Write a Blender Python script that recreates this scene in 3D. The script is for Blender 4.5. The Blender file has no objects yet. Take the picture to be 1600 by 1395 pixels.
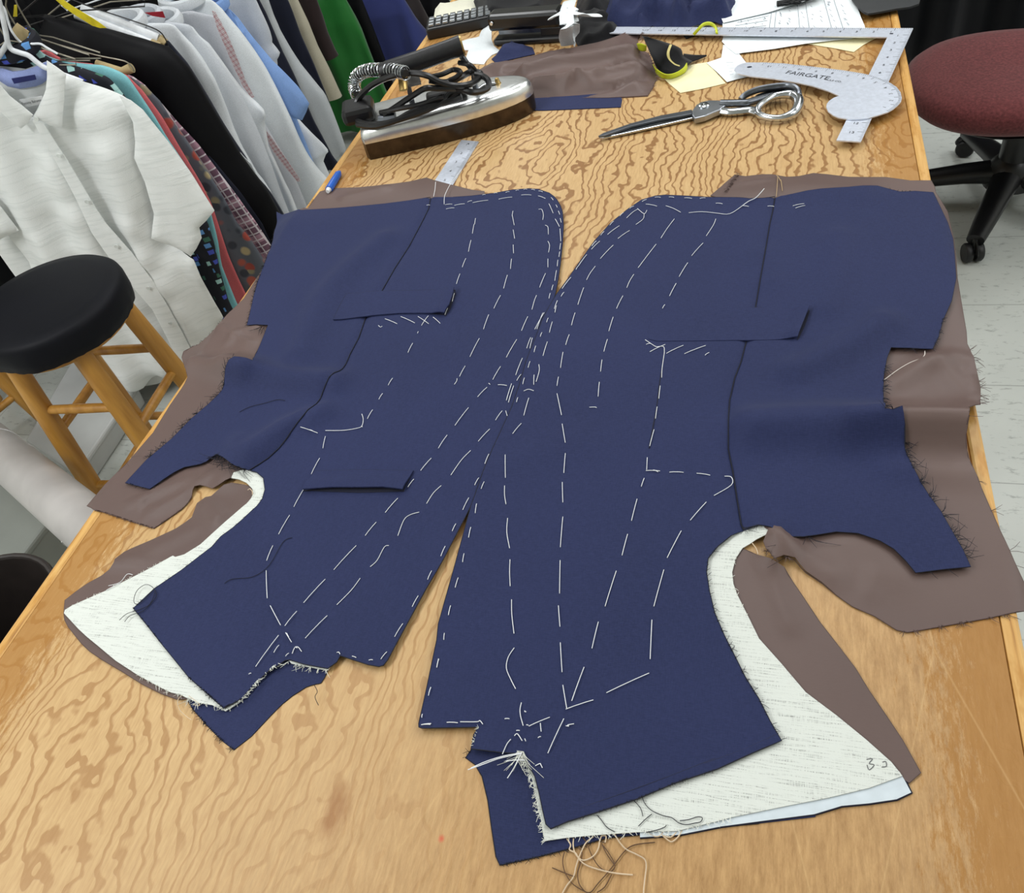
import bpy, math, random
import numpy as np
from mathutils import Matrix, Vector, geometry
random.seed(7); rng = np.random.default_rng(7)
S = bpy.context.scene; C = S.collection
# ------------------------------------------------------------------ camera
F = 1274.238; CX, CY = 800.0, 697.5
CAM = np.array([0.68140895, -0.16858493, 1.49240313])
M = np.array([[0.9574197818742152, -0.04305105532225713, 0.2854714835348183],
              [0.2235270389191105, 0.7363386031808548, -0.6386244000488254],
              [-0.18271021905734924, 0.6752422292046815, 0.7146082197615052]])
T = 0.9                      # height of the table top
TW = 0.876                   # width of the table top
cd = bpy.data.cameras.new('camera'); cam = bpy.data.objects.new('camera', cd); C.objects.link(cam)
cd.sensor_width = 36; cd.sensor_fit = 'HORIZONTAL'; cd.lens = F * 36 / 1600; cd.clip_start = 0.02
mw = Matrix.Identity(4)
for i in range(3):
    for j in range(3): mw[i][j] = M[i][j]
    mw[i][3] = CAM[i]
cam.matrix_world = mw; S.camera = cam
# ------------------------------------------------------------------ light
S.view_settings.view_transform = 'Standard'; S.view_settings.look = 'None'
S.view_settings.gamma = 1; S.view_settings.use_curve_mapping = False
S.view_settings.exposure = -0.16
w = bpy.data.worlds.new('world'); S.world = w; w.use_nodes = True
w.node_tree.nodes['Background'].inputs[0].default_value = (0.9, 0.95, 1, 1)
w.node_tree.nodes['Background'].inputs[1].default_value = 0.3
def area(name, loc, sx, sy, power, col=(.975, .99, 1), rot=(0, 0, 0)):
    l = bpy.data.lights.new(name, 'AREA'); l.shape = 'RECTANGLE'; l.size = sx; l.size_y = sy
    l.energy = power; l.color = col
    o = bpy.data.objects.new(name, l); o.location = loc; o.rotation_euler = rot; C.objects.link(o)
FIX = [(-0.55, 0.55), (-0.55, 2.7), (1.75, 0.55), (1.75, 2.7), (-1.2, -0.8), (0.6, 1.7), (2.9, 0.55), (2.9, 2.3)]  # overhead fluorescents, with unseen fixtures added to brighten floor and shirt fronts
POW = [13, 17, 9, 20, 46, 14, 20, 20]
for (fx, fy), pw in zip(FIX, POW):
    area('overhead_and_fill_lamp', (fx, fy, 2.655), 0.55, 1.15, pw)
# ------------------------------------------------------------------ helpers
def srgb(c):
    out = []
    for v in c:
        v = v / 255.0
        out.append(v / 12.92 if v <= 0.04045 else ((v + 0.055) / 1.055) ** 2.4)
    return tuple(out) + (1.0,)
def W(px, py, z):
    r = M @ np.array([px - CX, -(py - CY), -F]); return CAM + r * ((z - CAM[2]) / r[2])
def WP(px, py, p, yaw):
    """ray of a photo point met with a vertical plane through p"""
    n = np.array([-math.sin(yaw), math.cos(yaw), 0.0]); r = M @ np.array([px - CX, -(py - CY), -F])
    return CAM + r * (((np.array(p) - CAM) @ n) / (r @ n))
class NT:
    def __init__(s, name):
        s.m = bpy.data.materials.new(name); s.m.use_nodes = True; s.t = s.m.node_tree; s.b = s.t.nodes['Principled BSDF']
        s.tc = s.t.nodes.new('ShaderNodeTexCoord')
    def n(s, typ, **k):
        o = s.t.nodes.new('ShaderNode' + typ)
        for a, v in k.items():
            if a in o.inputs.keys(): 
                if hasattr(v, 'is_output') or isinstance(v, bpy.types.NodeSocket): s.t.links.new(v, o.inputs[a])
                else: o.inputs[a].default_value = v
            else: setattr(o, a, v)
        return o
    def l(s, a, b): s.t.links.new(a, b)
    def mapping(s, scale=(1, 1, 1), rot=(0, 0, 0), loc=(0, 0, 0), src=None):
        m = s.n('Mapping'); s.l(src or s.tc.outputs['Object'], m.inputs['Vector'])
        m.inputs['Scale'].default_value = scale; m.inputs['Rotation'].default_value = rot; m.inputs['Location'].default_value = loc
        return m.outputs[0]
    def noise(s, vec, scale, detail=2, rough=.5, dist=0):
        n = s.n('TexNoise'); s.l(vec, n.inputs['Vector']); n.inputs['Scale'].default_value = scale
        n.inputs['Detail'].default_value = detail; n.inputs['Roughness'].default_value = rough; n.inputs['Distortion'].default_value = dist
        return n.outputs['Fac']
    def math(s, op, a, b=0.0, c=0.0):
        n = s.n('Math'); n.operation = op
        for i, v in enumerate((a, b, c)):
            if isinstance(v, (int, float)): n.inputs[i].default_value = v
            else: s.l(v, n.inputs[i])
        return n.outputs[0]
    def ramp(s, fac, stops, interp='LINEAR'):
        r = s.n('ValToRGB'); s.l(fac, r.inputs[0]); e = r.color_ramp; e.interpolation = interp
        while len(e.elements) < len(stops): e.elements.new(0.5)
        for el, (p, c) in zip(e.elements, stops): el.position = p; el.color = c if len(c) == 4 else srgb(c)
        return r.outputs[0]
    def mix(s, fac, a, b, mode='MIX'):
        n = s.n('Mix', data_type='RGBA'); n.blend_type = mode
        for i, v in ((0, fac), (6, a), (7, b)):
            if isinstance(v, (int, float)): n.inputs[i].default_value = v
            elif isinstance(v, tuple): n.inputs[i].default_value = v if len(v) == 4 else srgb(v)
            else: s.l(v, n.inputs[i])
        return n.outputs[2]
    def bump(s, h, strength=.3, dist=.001):
        n = s.n('Bump'); s.l(h, n.inputs['Height']); n.inputs['Strength'].default_value = strength
        n.inputs['Distance'].default_value = dist; s.l(n.outputs[0], s.b.inputs['Normal'])
    def col(s, c):
        if isinstance(c, tuple): s.b.inputs['Base Color'].default_value = c if len(c) == 4 else srgb(c)
        else: s.l(c, s.b.inputs['Base Color'])
    def set(s, **k):
        for a, v in k.items(): s.b.inputs[a.replace('_', ' ')].default_value = v
        return s
_mc = {}
def plain(name, c, rough=.6, metal=0, var=.08, vs=30, **k):
    if name in _mc: return _mc[name]
    s = NT(name); v = s.noise(s.mapping(), vs, 3)
    a = tuple(max(0, x * (1 - var)) for x in c); b = tuple(min(255, x * (1 + var)) for x in c)
    s.col(s.ramp(v, [(.3, a), (.7, b)])); s.set(Roughness=rough, Metallic=metal)
    for kk, vv in k.items(): s.b.inputs[kk.replace('_', ' ')].default_value = vv
    _mc[name] = s.m; return s.m
def cloth_mat(name, c, rough=.85, weave=900, bumps=.25, var=.06, sheen=.15, vs=6, spec=.25):
    if name in _mc: return _mc[name]
    s = NT(name); v = s.noise(s.mapping(), vs, 4); f = s.noise(s.mapping((1, 1, 1)), weave, 1)
    a = tuple(max(0, x * (1 - var)) for x in c); b = tuple(min(255, x * (1 + var)) for x in c)
    base = s.ramp(v, [(.3, a), (.7, b)])
    fac = s.math('MULTIPLY_ADD', f, .5, .75)
    n = s.mix(1.0, base, (255, 255, 255)); 
    mm = s.n('Mix', data_type='RGBA'); mm.blend_type = 'MULTIPLY'; mm.inputs[0].default_value = .8
    s.l(base, mm.inputs[6])
    cc = s.n('CombineColor'); 
    for i in range(3): s.l(fac, cc.inputs[i])
    s.l(cc.outputs[0], mm.inputs[7]); s.col(mm.outputs[2])
    s.set(Roughness=rough); s.b.inputs['Sheen Weight'].default_value = sheen; s.b.inputs['Specular IOR Level'].default_value = spec
    s.bump(f, bumps, .0004); _mc[name] = s.m; return s.m
class MB:
    def __init__(s): s.v = []; s.f = []; s.mi = []
    def add(s, vs, fs, mi=0):
        o = len(s.v); s.v += [tuple(float(c) for c in p) for p in vs]
        s.f += [tuple(i + o for i in f) for f in fs]; s.mi += [mi] * len(fs); return s
    def box(s, x0, x1, y0, y1, z0, z1, mi=0, R=None, at=(0, 0, 0)):
        p = [np.array((x, y, z)) for z in (z0, z1) for y in (y0, y1) for x in (x0, x1)]
        if R is not None: p = [R @ q for q in p]
        p = [q + np.array(at) for q in p]
        return s.add(p, [(0, 2, 3, 1), (4, 5, 7, 6), (0, 1, 5, 4), (2, 6, 7, 3), (0, 4, 6, 2), (1, 3, 7, 5)], mi)
    def tube(s, pts, r, seg=6, mi=0, cap=True, closed=False, flat=1.0, up=None):
        P = [np.array(p, float) for p in pts]; n = len(P)
        rr = r if hasattr(r, '__len__') else [r] * n
        t = []
        for i in range(n):
            a = P[(i - 1) % n] if (closed or i > 0) else P[i]; b = P[(i + 1) % n] if (closed or i < n - 1) else P[i]
            d = b - a; L = np.linalg.norm(d); t.append(d / L if L > 1e-12 else np.array((0, 0, 1.)))
        u = np.array(up if up is not None else ((0, 0, 1.) if abs(t[0][2]) < .9 else (1., 0, 0)))
        vs = []
        for i in range(n):
            if up is not None: u = np.array(up, float)
            u = u - t[i] * (u @ t[i]); u /= (np.linalg.norm(u) + 1e-12); b = np.cross(t[i], u)
            for k in range(seg):
                a = 2 * math.pi * k / seg; vs.append(P[i] + rr[i] * (math.cos(a) * b + math.sin(a) * u * flat))
        fs = []
        for i in range(n if closed else n - 1):
            j = (i + 1) % n
            for k in range(seg):
                k2 = (k + 1) % seg; fs.append((i * seg + k, i * seg + k2, j * seg + k2, j * seg + k))
        if cap and not closed:
            fs.append(tuple(range(seg))[::-1]); fs.append(tuple((n - 1) * seg + k for k in range(seg)))
        return s.add(vs, fs, mi)
    def lathe(s, prof, at=(0, 0, 0), seg=32, R=None, mi=0, sx=1, sy=1, wob=None):
        vs = []; n = len(prof)
        for i, (r, z) in enumerate(prof):
            for k in range(seg):
                a = 2 * math.pi * k / seg; q = np.array((r * math.cos(a) * sx, r * math.sin(a) * sy, z))
                if wob: q = wob(q, i, a)
                if R is not None: q = R @ q
                vs.append(q + np.array(at))
        fs = [(i * seg + k, i * seg + (k + 1) % seg, (i + 1) * seg + (k + 1) % seg, (i + 1) * seg + k) for i in range(n - 1) for k in range(seg)]
        if prof[0][0] > 1e-6: fs.append(tuple(range(seg))[::-1])
        if prof[-1][0] > 1e-6: fs.append(tuple((n - 1) * seg + k for k in range(seg)))
        return s.add(vs, fs, mi)
    def build(s, name, mat, parent=None, smooth=True, label=None, loc=None, flat_angle=40, bevel=0):
        me = bpy.data.meshes.new(name); v = np.array(s.v)
        if parent is not None:
            L = np.array(parent['_o']) if '_o' in parent.keys() else np.zeros(3)
            org = L
        else: org = np.array(loc) if loc is not None else np.array([(v[:, 0].min() + v[:, 0].max()) / 2, (v[:, 1].min() + v[:, 1].max()) / 2, v[:, 2].min()])
        v = v - org
        me.from_pydata([tuple(p) for p in v], [], s.f)
        mats = mat if isinstance(mat, (list, tuple)) else [mat]
        for m_ in mats: me.materials.append(m_)
        if len(mats) > 1: me.polygons.foreach_set('material_index', s.mi)
        me.update()
        if smooth:
            me.polygons.foreach_set('use_smooth', [True] * len(me.polygons))
            try: me.set_sharp_from_angle(angle=math.radians(flat_angle))
            except Exception: pass
        o = bpy.data.objects.new(name, me); C.objects.link(o)
        if parent is not None:
            o.parent = parent; o['_o'] = [float(x) for x in org]
        else:
            o.location = org; o['_o'] = [float(x) for x in org]
        if bevel:
            b = o.modifiers.new('bevel', 'BEVEL'); b.width = bevel; b.segments = 2; b.limit_method = 'ANGLE'
        if label: o['label'] = label
        return o
def tag(o, label, cat, group=None, kind=None):
    o['label'] = label; o['category'] = cat
    if group: o['group'] = group
    if kind: o['kind'] = kind
    return o
def thing(name, label, cat, loc, group=None):
    o = bpy.data.objects.new(name, None); C.objects.link(o); o.location = loc; o.empty_display_size = .05
    o['_o'] = [float(x) for x in loc]; return tag(o, label, cat, group)
def struct(name, mb, mat, **k):
    o = mb.build(name, mat, smooth=False, **k); o['kind'] = 'structure'; return o
def smoothpts(pts, n=6, closed=False):
    P = [np.array(p, float) for p in pts]
    if len(P) < 3: return P
    out = []; N = len(P)
    for i in range(N if closed else N - 1):
        if closed: p0, p1, p2, p3 = P[i - 1], P[i], P[(i + 1) % N], P[(i + 2) % N]
        else: p0, p1, p2, p3 = P[max(i - 1, 0)], P[i], P[i + 1], P[min(i + 2, N - 1)]
        for k in range(n):
            t = k / n
            out.append(.5 * ((2 * p1) + (-p0 + p2) * t + (2 * p0 - 5 * p1 + 4 * p2 - p3) * t * t + (-p0 + 3 * p1 - 3 * p2 + p3) * t ** 3))
    if not closed: out.append(P[-1])
    return out
def seg_dist(P, line):
    """distance of points P (n,2) to a polyline"""
    best = np.full(len(P), 1e9)
    for a, b in zip(line[:-1], line[1:]):
        a = np.array(a[:2]); b = np.array(b[:2]); d = b - a; L = d @ d + 1e-12
        t = np.clip(((P - a) @ d) / L, 0, 1); best = np.minimum(best, np.linalg.norm(P - a - t[:, None] * d, axis=1))
    return best
def inside(P, poly):
    x, y = P[:, 0], P[:, 1]; r = np.zeros(len(P), bool); j = len(poly) - 1
    for i in range(len(poly)):
        xi, yi = poly[i]; xj, yj = poly[j]
        c = ((yi > y) != (yj > y)) & (x < (xj - xi) * (y - yi) / ((yj - yi) + 1e-15) + xi); r ^= c; j = i
    return r
def vnoise(P, sc, seed=0):
    """smooth value noise on 2D points, about -1..1"""
    g = np.random.default_rng(seed).uniform(-1, 1, (64, 64)); q = P * sc; i = np.floor(q).astype(int); f = q - i; f = f * f * (3 - 2 * f)
    a = g[i[:, 0] % 64, i[:, 1] % 64]; b = g[(i[:, 0] + 1) % 64, i[:, 1] % 64]
    c = g[i[:, 0] % 64, (i[:, 1] + 1) % 64]; d = g[(i[:, 0] + 1) % 64, (i[:, 1] + 1) % 64]
    return (a * (1 - f[:, 0]) + b * f[:, 0]) * (1 - f[:, 1]) + (c * (1 - f[:, 0]) + d * f[:, 0]) * f[:, 1]
def triang(poly, res, jitter=0.25):
    poly = [np.array(p[:2], float) for p in poly]; b = []
    for i in range(len(poly)):
        a, c = poly[i], poly[(i + 1) % len(poly)]; L = np.linalg.norm(c - a)
        if L < 1e-6: continue
        n = max(1, int(round(L / res)))
        for k in range(n): b.append(a + (c - a) * k / n)
    B = np.array(b); x0, y0 = B.min(0); x1, y1 = B.max(0)
    gx, gy = np.meshgrid(np.arange(x0, x1, res), np.arange(y0, y1, res * .87)); gx = gx.copy(); gx[1::2] += res / 2
    G = np.c_[gx.ravel(), gy.ravel()]; G = G[inside(G, B)]
    if len(G): G = G[seg_dist(G, list(B) + [B[0]]) > res * .5]
    nb = len(B); allp = [Vector((float(p[0]), float(p[1]))) for p in B] + [Vector((float(p[0]), float(p[1]))) for p in G]
    v, e, f, _, _, _ = geometry.delaunay_2d_cdt(allp, [(i, (i + 1) % nb) for i in range(nb)], [], 1, 1e-7)
    V = np.array([(p.x, p.y) for p in v]); return V, [tuple(q) for q in f]
def sheet_mb(V, Fc, top, thick, nrm, mb=None, mi=0):
    """top: (n,3) positions; gives the sheet a lower side and an edge"""
    mb = mb or MB(); n = len(V); bot = top - np.asarray(nrm) * thick
    t = np.asarray(nrm)
    # orientation
    a, b, c = (top[i] for i in Fc[0][:3]); flip = np.cross(b - a, c - a) @ t < 0
    Ft = [tuple(f[::-1]) for f in Fc] if flip else Fc
    mb.add(top, Ft, mi); mb.add(bot, [tuple(f[::-1]) for f in Ft], mi)
    cnt = {}
    for f in Ft:
        for i in range(len(f)): cnt[(f[i], f[(i + 1) % len(f)])] = 1
    ed = [k for k in cnt if (k[1], k[0]) not in cnt]
    vs = []; fs = []
    for a, b in ed:
        o = len(vs); vs += [top[a], top[b], bot[b], bot[a]]; fs.append((o + 3, o + 2, o + 1, o))
    mb.add(vs, fs, mi); return mb
# -------- the lie of cloth on the table
RIDGES = []
def T2(px, py, z=T): return W(px, py, z)[:2]
def ridge(px, amp, sig, sm=True):
    L = [T2(p[0], p[1], T + amp) for p in px]; L = smoothpts(L, 4) if sm and len(L) > 2 else L
    RIDGES.append((L, amp, sig))
def Hbase(P, ridges=None):
    h = np.zeros(len(P))
    for L, a, s in (RIDGES if ridges is None else ridges):
        d = seg_dist(P, L); h += a * np.exp(-(d / s) ** 2)
    h = np.maximum(h, 0) 
    out = np.maximum(np.maximum(-P[:, 0] - .002, P[:, 0] - TW - .002), 0)
    return h - .5 * np.minimum(out, .06)
def onH(px, py, base, ridges=None):
    z = T + base; p = W(px, py, z)
    for _ in range(8):
        z = T + base + float(Hbase(np.array([p[:2]]), ridges)[0]); p = W(px, py, z)
    return p
def cloth(name, outline, base, mat, parent=None, res=.008, thick=.0009, extra=None, ridges=None, smooth=0, label=None, groove=None, px=True, wob=0.0006):
    poly = [onH(x, y, base, ridges)[:2] for x, y in outline] if px else [np.array(p) for p in outline]
    V, Fc = triang(poly, res)
    h = T + base + Hbase(V, ridges) + wob * vnoise(V, 14, 3) 
    if extra is not None: h = h + extra(V)
    if groove is not None:
        d = seg_dist(V, groove); h = h - .0026 * np.exp(-(d / .0042) ** 2)
    top = np.c_[V, h]
    return sheet_mb(V, Fc, top, thick, (0, 0, 1)).build(name, mat, parent, label=label, flat_angle=60)
def crop(ox, oy, s):
    return lambda pts: [(ox + x / s, oy + y / s) for x, y in pts]
ka = crop(380, 250, 3.0769); kb = crop(800, 250, 3.1); kc = crop(1100, 250, 3.1); kd = crop(100, 450, 3.1)
ke = crop(80, 700, 2.79); kg = crop(380, 700, 3.2); kh = crop(620, 1000, 3.2); ki = crop(1100, 700, 2.324)
kk = crop(840, 680, 3.32); kl = crop(840, 1240, 5.714); k5 = crop(800, 0, 4); k6 = crop(1100, 0, 3.2); k4 = crop(640, 0, 5)
kn = crop(920, 120, 4.571); k1 = crop(0, 0, 3.985); k1a = crop(0, 0, 8); k1b = crop(180, 0, 8); k2 = crop(200, 0, 3.2); k3 = crop(0, 300, 3.488)
k8 = crop(540, 60, 5.517)
# ------------------------------------------------------------------ materials
def mat_table():
    s = NT('plywood'); o = s.tc.outputs['Object']
    sep = s.n('SeparateXYZ'); s.l(o, sep.inputs[0]); X, Y = sep.outputs[0], sep.outputs[1]
    warp = s.noise(s.mapping((1, .5, 1)), 9, 3, .55)
    a = s.noise(s.mapping((1, .42, 1), loc=(3, 1, 0)), 5.5, 2.0, .5, .4)
    zig = s.noise(s.mapping((1, .8, 1)), 34, 2, .6)
    ph = s.math('ADD', s.math('ADD', s.math('MULTIPLY', a, 19), s.math('MULTIPLY', warp, 4.5)), s.math('ADD', s.math('MULTIPLY', X, 64), s.math('MULTIPLY', zig, 2.6)))
    fr = s.math('FRACT', ph)
    line = s.ramp(fr, [(0, (1, 1, 1, 1)), (.12, (.75, .75, .75, 1)), (.34, (.1, .1, .1, 1)), (.72, (0, 0, 0, 1)), (.93, (.25, .25, .25, 1)), (1, (1, 1, 1, 1))])
    rough = s.noise(s.mapping((1, .12, 1)), 330, 3, .7)
    jag = s.noise(s.mapping((1, .3, 1)), 120, 3, .7)
    line2 = s.ramp(s.math('ADD', line, s.math('MULTIPLY_ADD', jag, .9, -.5)), [(.25, (0, 0, 0, 1)), (.62, (1, 1, 1, 1))])
    far = s.ramp(s.math('ADD', Y, s.math('MULTIPLY', X, -.35)), [(-.0, (.55, .55, .55, 1)), (.75, (1, 1, 1, 1))])
    # worn, cross-scratched near right corner has a fine plain grain
    nr = s.ramp(s.math('ADD', s.math('MULTIPLY', X, 1.0), s.math('MULTIPLY', Y, -.9)), [(.22, (0, 0, 0, 1)), (.62, (1, 1, 1, 1))])
    base = s.ramp(s.noise(s.mapping((1, .35, 1)), 7, 3), [(.3, (198, 163, 112)), (.7, (210, 177, 127))])
    fine = s.ramp(rough, [(.35, (0, 0, 0, 1)), (.75, (1, 1, 1, 1))])
    base = s.mix(s.math('MULTIPLY', fine, .6), base, (172, 130, 80))
    dark = s.mix(far, (180, 132, 76), (132, 88, 42))
    amt = s.math('MULTIPLY', line2, s.math('MULTIPLY_ADD', far, .45, .4))
    amt = s.math('MULTIPLY', amt, s.math('MULTIPLY_ADD', nr, -.85, 1))
    c1 = s.mix(amt, base, dark)
    br = s.mix(s.math('MULTIPLY', s.ramp(s.noise(s.mapping((1, .16, 1)), 210, 5, .8), [(.36, (0, 0, 0, 1)), (.66, (1, 1, 1, 1))]), .9), (194, 154, 104), (146, 106, 62))
    c2 = s.mix(s.math('MULTIPLY', nr, .8), c1, br)
    # amber varnish left along the two long edges
    ex = s.math('MINIMUM', X, s.math('SUBTRACT', TW, X))
    eg = s.math('ADD', s.math('MULTIPLY', ex, -8.5), s.math('MULTIPLY', s.noise(s.mapping((1, .22, 1)), 170, 6, .85), 1.75))
    em = s.ramp(eg, [(.26, (0, 0, 0, 1)), (.46, (1, 1, 1, 1))])
    c3 = s.mix(s.math('MULTIPLY', em, .72), c2, (160, 108, 36))
    # scratches
    v = s.n('TexVoronoi', feature='DISTANCE_TO_EDGE'); s.l(s.mapping((1, .35, 1), (0, 0, .5)), v.inputs['Vector']); v.inputs['Scale'].default_value = 9
    scr = s.ramp(v.outputs[0], [(0, (1, 1, 1, 1)), (.006, (0, 0, 0, 1))])
    sm = s.math('MULTIPLY', scr, s.math('MULTIPLY', nr, .25)); c4 = s.mix(sm, c3, (225, 190, 135))
    # stain and red pencil mark
    def spot(x, y, rx, ry, lo, hi):
        mm = s.n('Mapping'); mm.vector_type = 'TEXTURE'; s.l(o, mm.inputs[0]); mm.inputs['Location'].default_value = (x, y, T); mm.inputs['Scale'].default_value = (rx, ry, 1)
        ln = s.n('VectorMath', operation='LENGTH'); s.l(mm.outputs[0], ln.inputs[0])
        return s.ramp(s.math('ADD', ln.outputs[1 if len(ln.outputs) > 1 else 0], s.math('MULTIPLY_ADD', jag, 1.2, -.6)), [(lo, (1, 1, 1, 1)), (hi, (0, 0, 0, 1))])
    p = T2(525, 1265); c4 = s.mix(s.math('MULTIPLY', spot(p[0], p[1], .012, .028, .3, 1.1), .55), c4, (140, 84, 30))
    p = T2(690, 1310); c4 = s.mix(s.math('MULTIPLY', spot(p[0], p[1], .003, .004, .3, 1.0), .8), c4, (206, 84, 58))
    p = T2(868, 470); c4 = s.mix(s.math('MULTIPLY', spot(p[0], p[1], .006, .03, .3, 1.1), .7), c4, (118, 84, 16))
    s.col(c4); s.set(Roughness=.42); s.b.inputs['Specular IOR Level'].default_value = .4
    s.bump(s.math('ADD', line2, s.math('MULTIPLY', rough, .6)), .12, .0006); return s.m
def mat_floor():
    s = NT('vinyl_tile'); base = s.ramp(s.noise(s.mapping(), 3, 4), [(.3, (184, 188, 182)), (.7, (200, 204, 198))])
    sp = s.noise(s.mapping((1, 2.6, 1), (0, 0, .2)), 26, 5, .72)
    c = s.mix(s.math('MULTIPLY', s.ramp(sp, [(.56, (0, 0, 0, 1)), (.66, (1, 1, 1, 1))]), .6), base, (128, 132, 128))
    br = s.n('TexBrick'); s.l(s.mapping((1, 1, 1), loc=(0.1, -.209, 0)), br.inputs['Vector']); br.offset = 0; br.inputs['Scale'].default_value = 1
    br.inputs['Brick Width'].default_value = .3048; br.inputs['Row Height'].default_value = .3048; br.inputs['Mortar Size'].default_value = .0015
    br.inputs['Color1'].default_value = (1, 1, 1, 1); br.inputs['Color2'].default_value = (1, 1, 1, 1); br.inputs['Mortar'].default_value = (.62, .62, .62, 1)
    c = s.mix(1.0, c, br.outputs[0], 'MULTIPLY'); s.col(c); s.set(Roughness=.35); return s.m
def mat_canvas():
    s = NT('hair_canvas'); rot = (0, 0, .28)
    a = s.noise(s.mapping((1, 26, 1), rot), 34, 3, .7); b = s.noise(s.mapping((60, 6, 1), rot), 22, 2, .7)
    f = s.math('MULTIPLY', s.ramp(a, [(.52, (0, 0, 0, 1)), (.66, (1, 1, 1, 1))]), s.ramp(b, [(.42, (0, 0, 0, 1)), (.6, (1, 1, 1, 1))]))
    s.col(s.mix(s.math('MULTIPLY', f, .75), (217, 221, 214), (108, 110, 106))); s.set(Roughness=.95)
    s.bump(s.noise(s.mapping((1, 1, 1), rot), 900, 1), .4, .0004); return s.m
def mat_navy():
    s = NT('navy_wool'); v = s.noise(s.mapping(), 5, 4)
    t1 = s.noise(s.mapping((1, 14, 1), (0, 0, .7)), 190, 2, .7); t2 = s.noise(s.mapping((14, 1, 1), (0, 0, .1)), 150, 2, .7)
    base = s.ramp(v, [(.3, (30, 37, 70)), (.7, (35, 42, 78))])
    f = s.ramp(s.math('ADD', s.math('MULTIPLY', t1, .6), s.math('MULTIPLY', t2, .4)), [(.38, (0, 0, 0, 1)), (.62, (1, 1, 1, 1))])
    s.col(s.mix(s.math('MULTIPLY', f, .55), base, (50, 58, 97))); s.set(Roughness=.72)
    s.b.inputs['Sheen Weight'].default_value = .04; s.b.inputs['Specular IOR Level'].default_value = .2
    s.bump(s.math('ADD', t1, t2), .3, .0004); return s.m
def mat_lining():
    s = NT('brown_satin_lining'); v = s.noise(s.mapping(), 6, 4); t = s.noise(s.mapping((1, 20, 1)), 160, 2)
    s.col(s.mix(s.math('MULTIPLY', t, .25), s.ramp(v, [(.3, (92, 75, 71)), (.7, (102, 84, 79))]), (116, 97, 91)))
    s.set(Roughness=.46); s.b.inputs['Specular IOR Level'].default_value = .35
    return s.m
def mat_print(name, ground, marks, scale, lo, hi, size=(1, 1, 1), rnd=.6, dist='EUCLIDEAN'):
    s = NT(name); v = s.n('TexVoronoi', distance=dist); s.l(s.mapping(size), v.inputs['Vector']); v.inputs['Scale'].default_value = scale; v.inputs['Randomness'].default_value = rnd
    d = s.ramp(v.outputs['Distance'], [(lo, (1, 1, 1, 1)), (hi, (0, 0, 0, 1))])
    sep = s.n('SeparateColor'); s.l(v.outputs['Color'], sep.inputs[0])
    n = len(marks); r = s.ramp(sep.outputs[0], [(i / n, c) for i, c in enumerate(marks)], 'CONSTANT')
    s.col(s.mix(d, ground, r)); s.set(Roughness=.8); return s.m
def mat_plaid(name, ground, c1, c2, sc=60, rot=0):
    s = NT(name); sep = s.n('SeparateXYZ'); s.l(s.mapping((1, 1, 1), (0, rot, 0)), sep.inputs[0])
    a = s.math('SINE', s.math('MULTIPLY', sep.outputs[0], sc * 6)); b = s.math('SINE', s.math('MULTIPLY', sep.outputs[2], sc * 6))
    a2 = s.math('SINE', s.math('MULTIPLY', sep.outputs[0], sc * 2.1)); b2 = s.math('SINE', s.math('MULTIPLY', sep.outputs[2], sc * 2.1))
    st = lambda x, lo: s.ramp(x, [(lo, (0, 0, 0, 1)), (lo + .08, (1, 1, 1, 1))])
    c = s.mix(s.math('MULTIPLY', s.math('ADD', st(a2, .3), st(b2, .3)), .5), ground, c1)
    c = s.mix(s.math('MULTIPLY', s.math('MAXIMUM', st(a, .8), st(b, .8)), .7), c, c2)
    s.col(c); s.set(Roughness=.85); return s.m
NAVY = mat_navy(); LIN = mat_lining(); CAN = mat_canvas(); TAB = mat_table()
BLACK = plain('black_plastic', (20, 20, 22), .35); RUBBER = plain('black_rubber', (18, 18, 20), .5)
THREAD = plain('white_basting_thread', (232, 234, 236), .7, var=.02); NAVYF = plain('navy_yarn_and_shade', (13, 15, 30), .8)  # dark navy serves yarn ends and the painted seam and edge shade
BRF = plain('brown_yarn_and_shade', (84, 66, 62), .8); CREAMT = plain('cream_thread', (212, 190, 160), .7); BRT = plain('brown_thread', (92, 66, 44), .7)
STEEL = plain('polished_steel', (200, 204, 208), .18, 1, .04); STEELD = plain('forged_steel', (112, 116, 122), .3, 1, .12, 60)
ALU = plain('brushed_aluminium', (220, 226, 238), .42, .55, .03, 200); INK = plain('black_ink', (40, 42, 48), .7)
PAPER = plain('white_paper', (236, 242, 244), .8, 0, .02); CREAM = plain('cream_paper', (240, 232, 190), .8, 0, .03)
DARKN = plain('pocket_shadow_navy', (22, 24, 44), .9)
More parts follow.
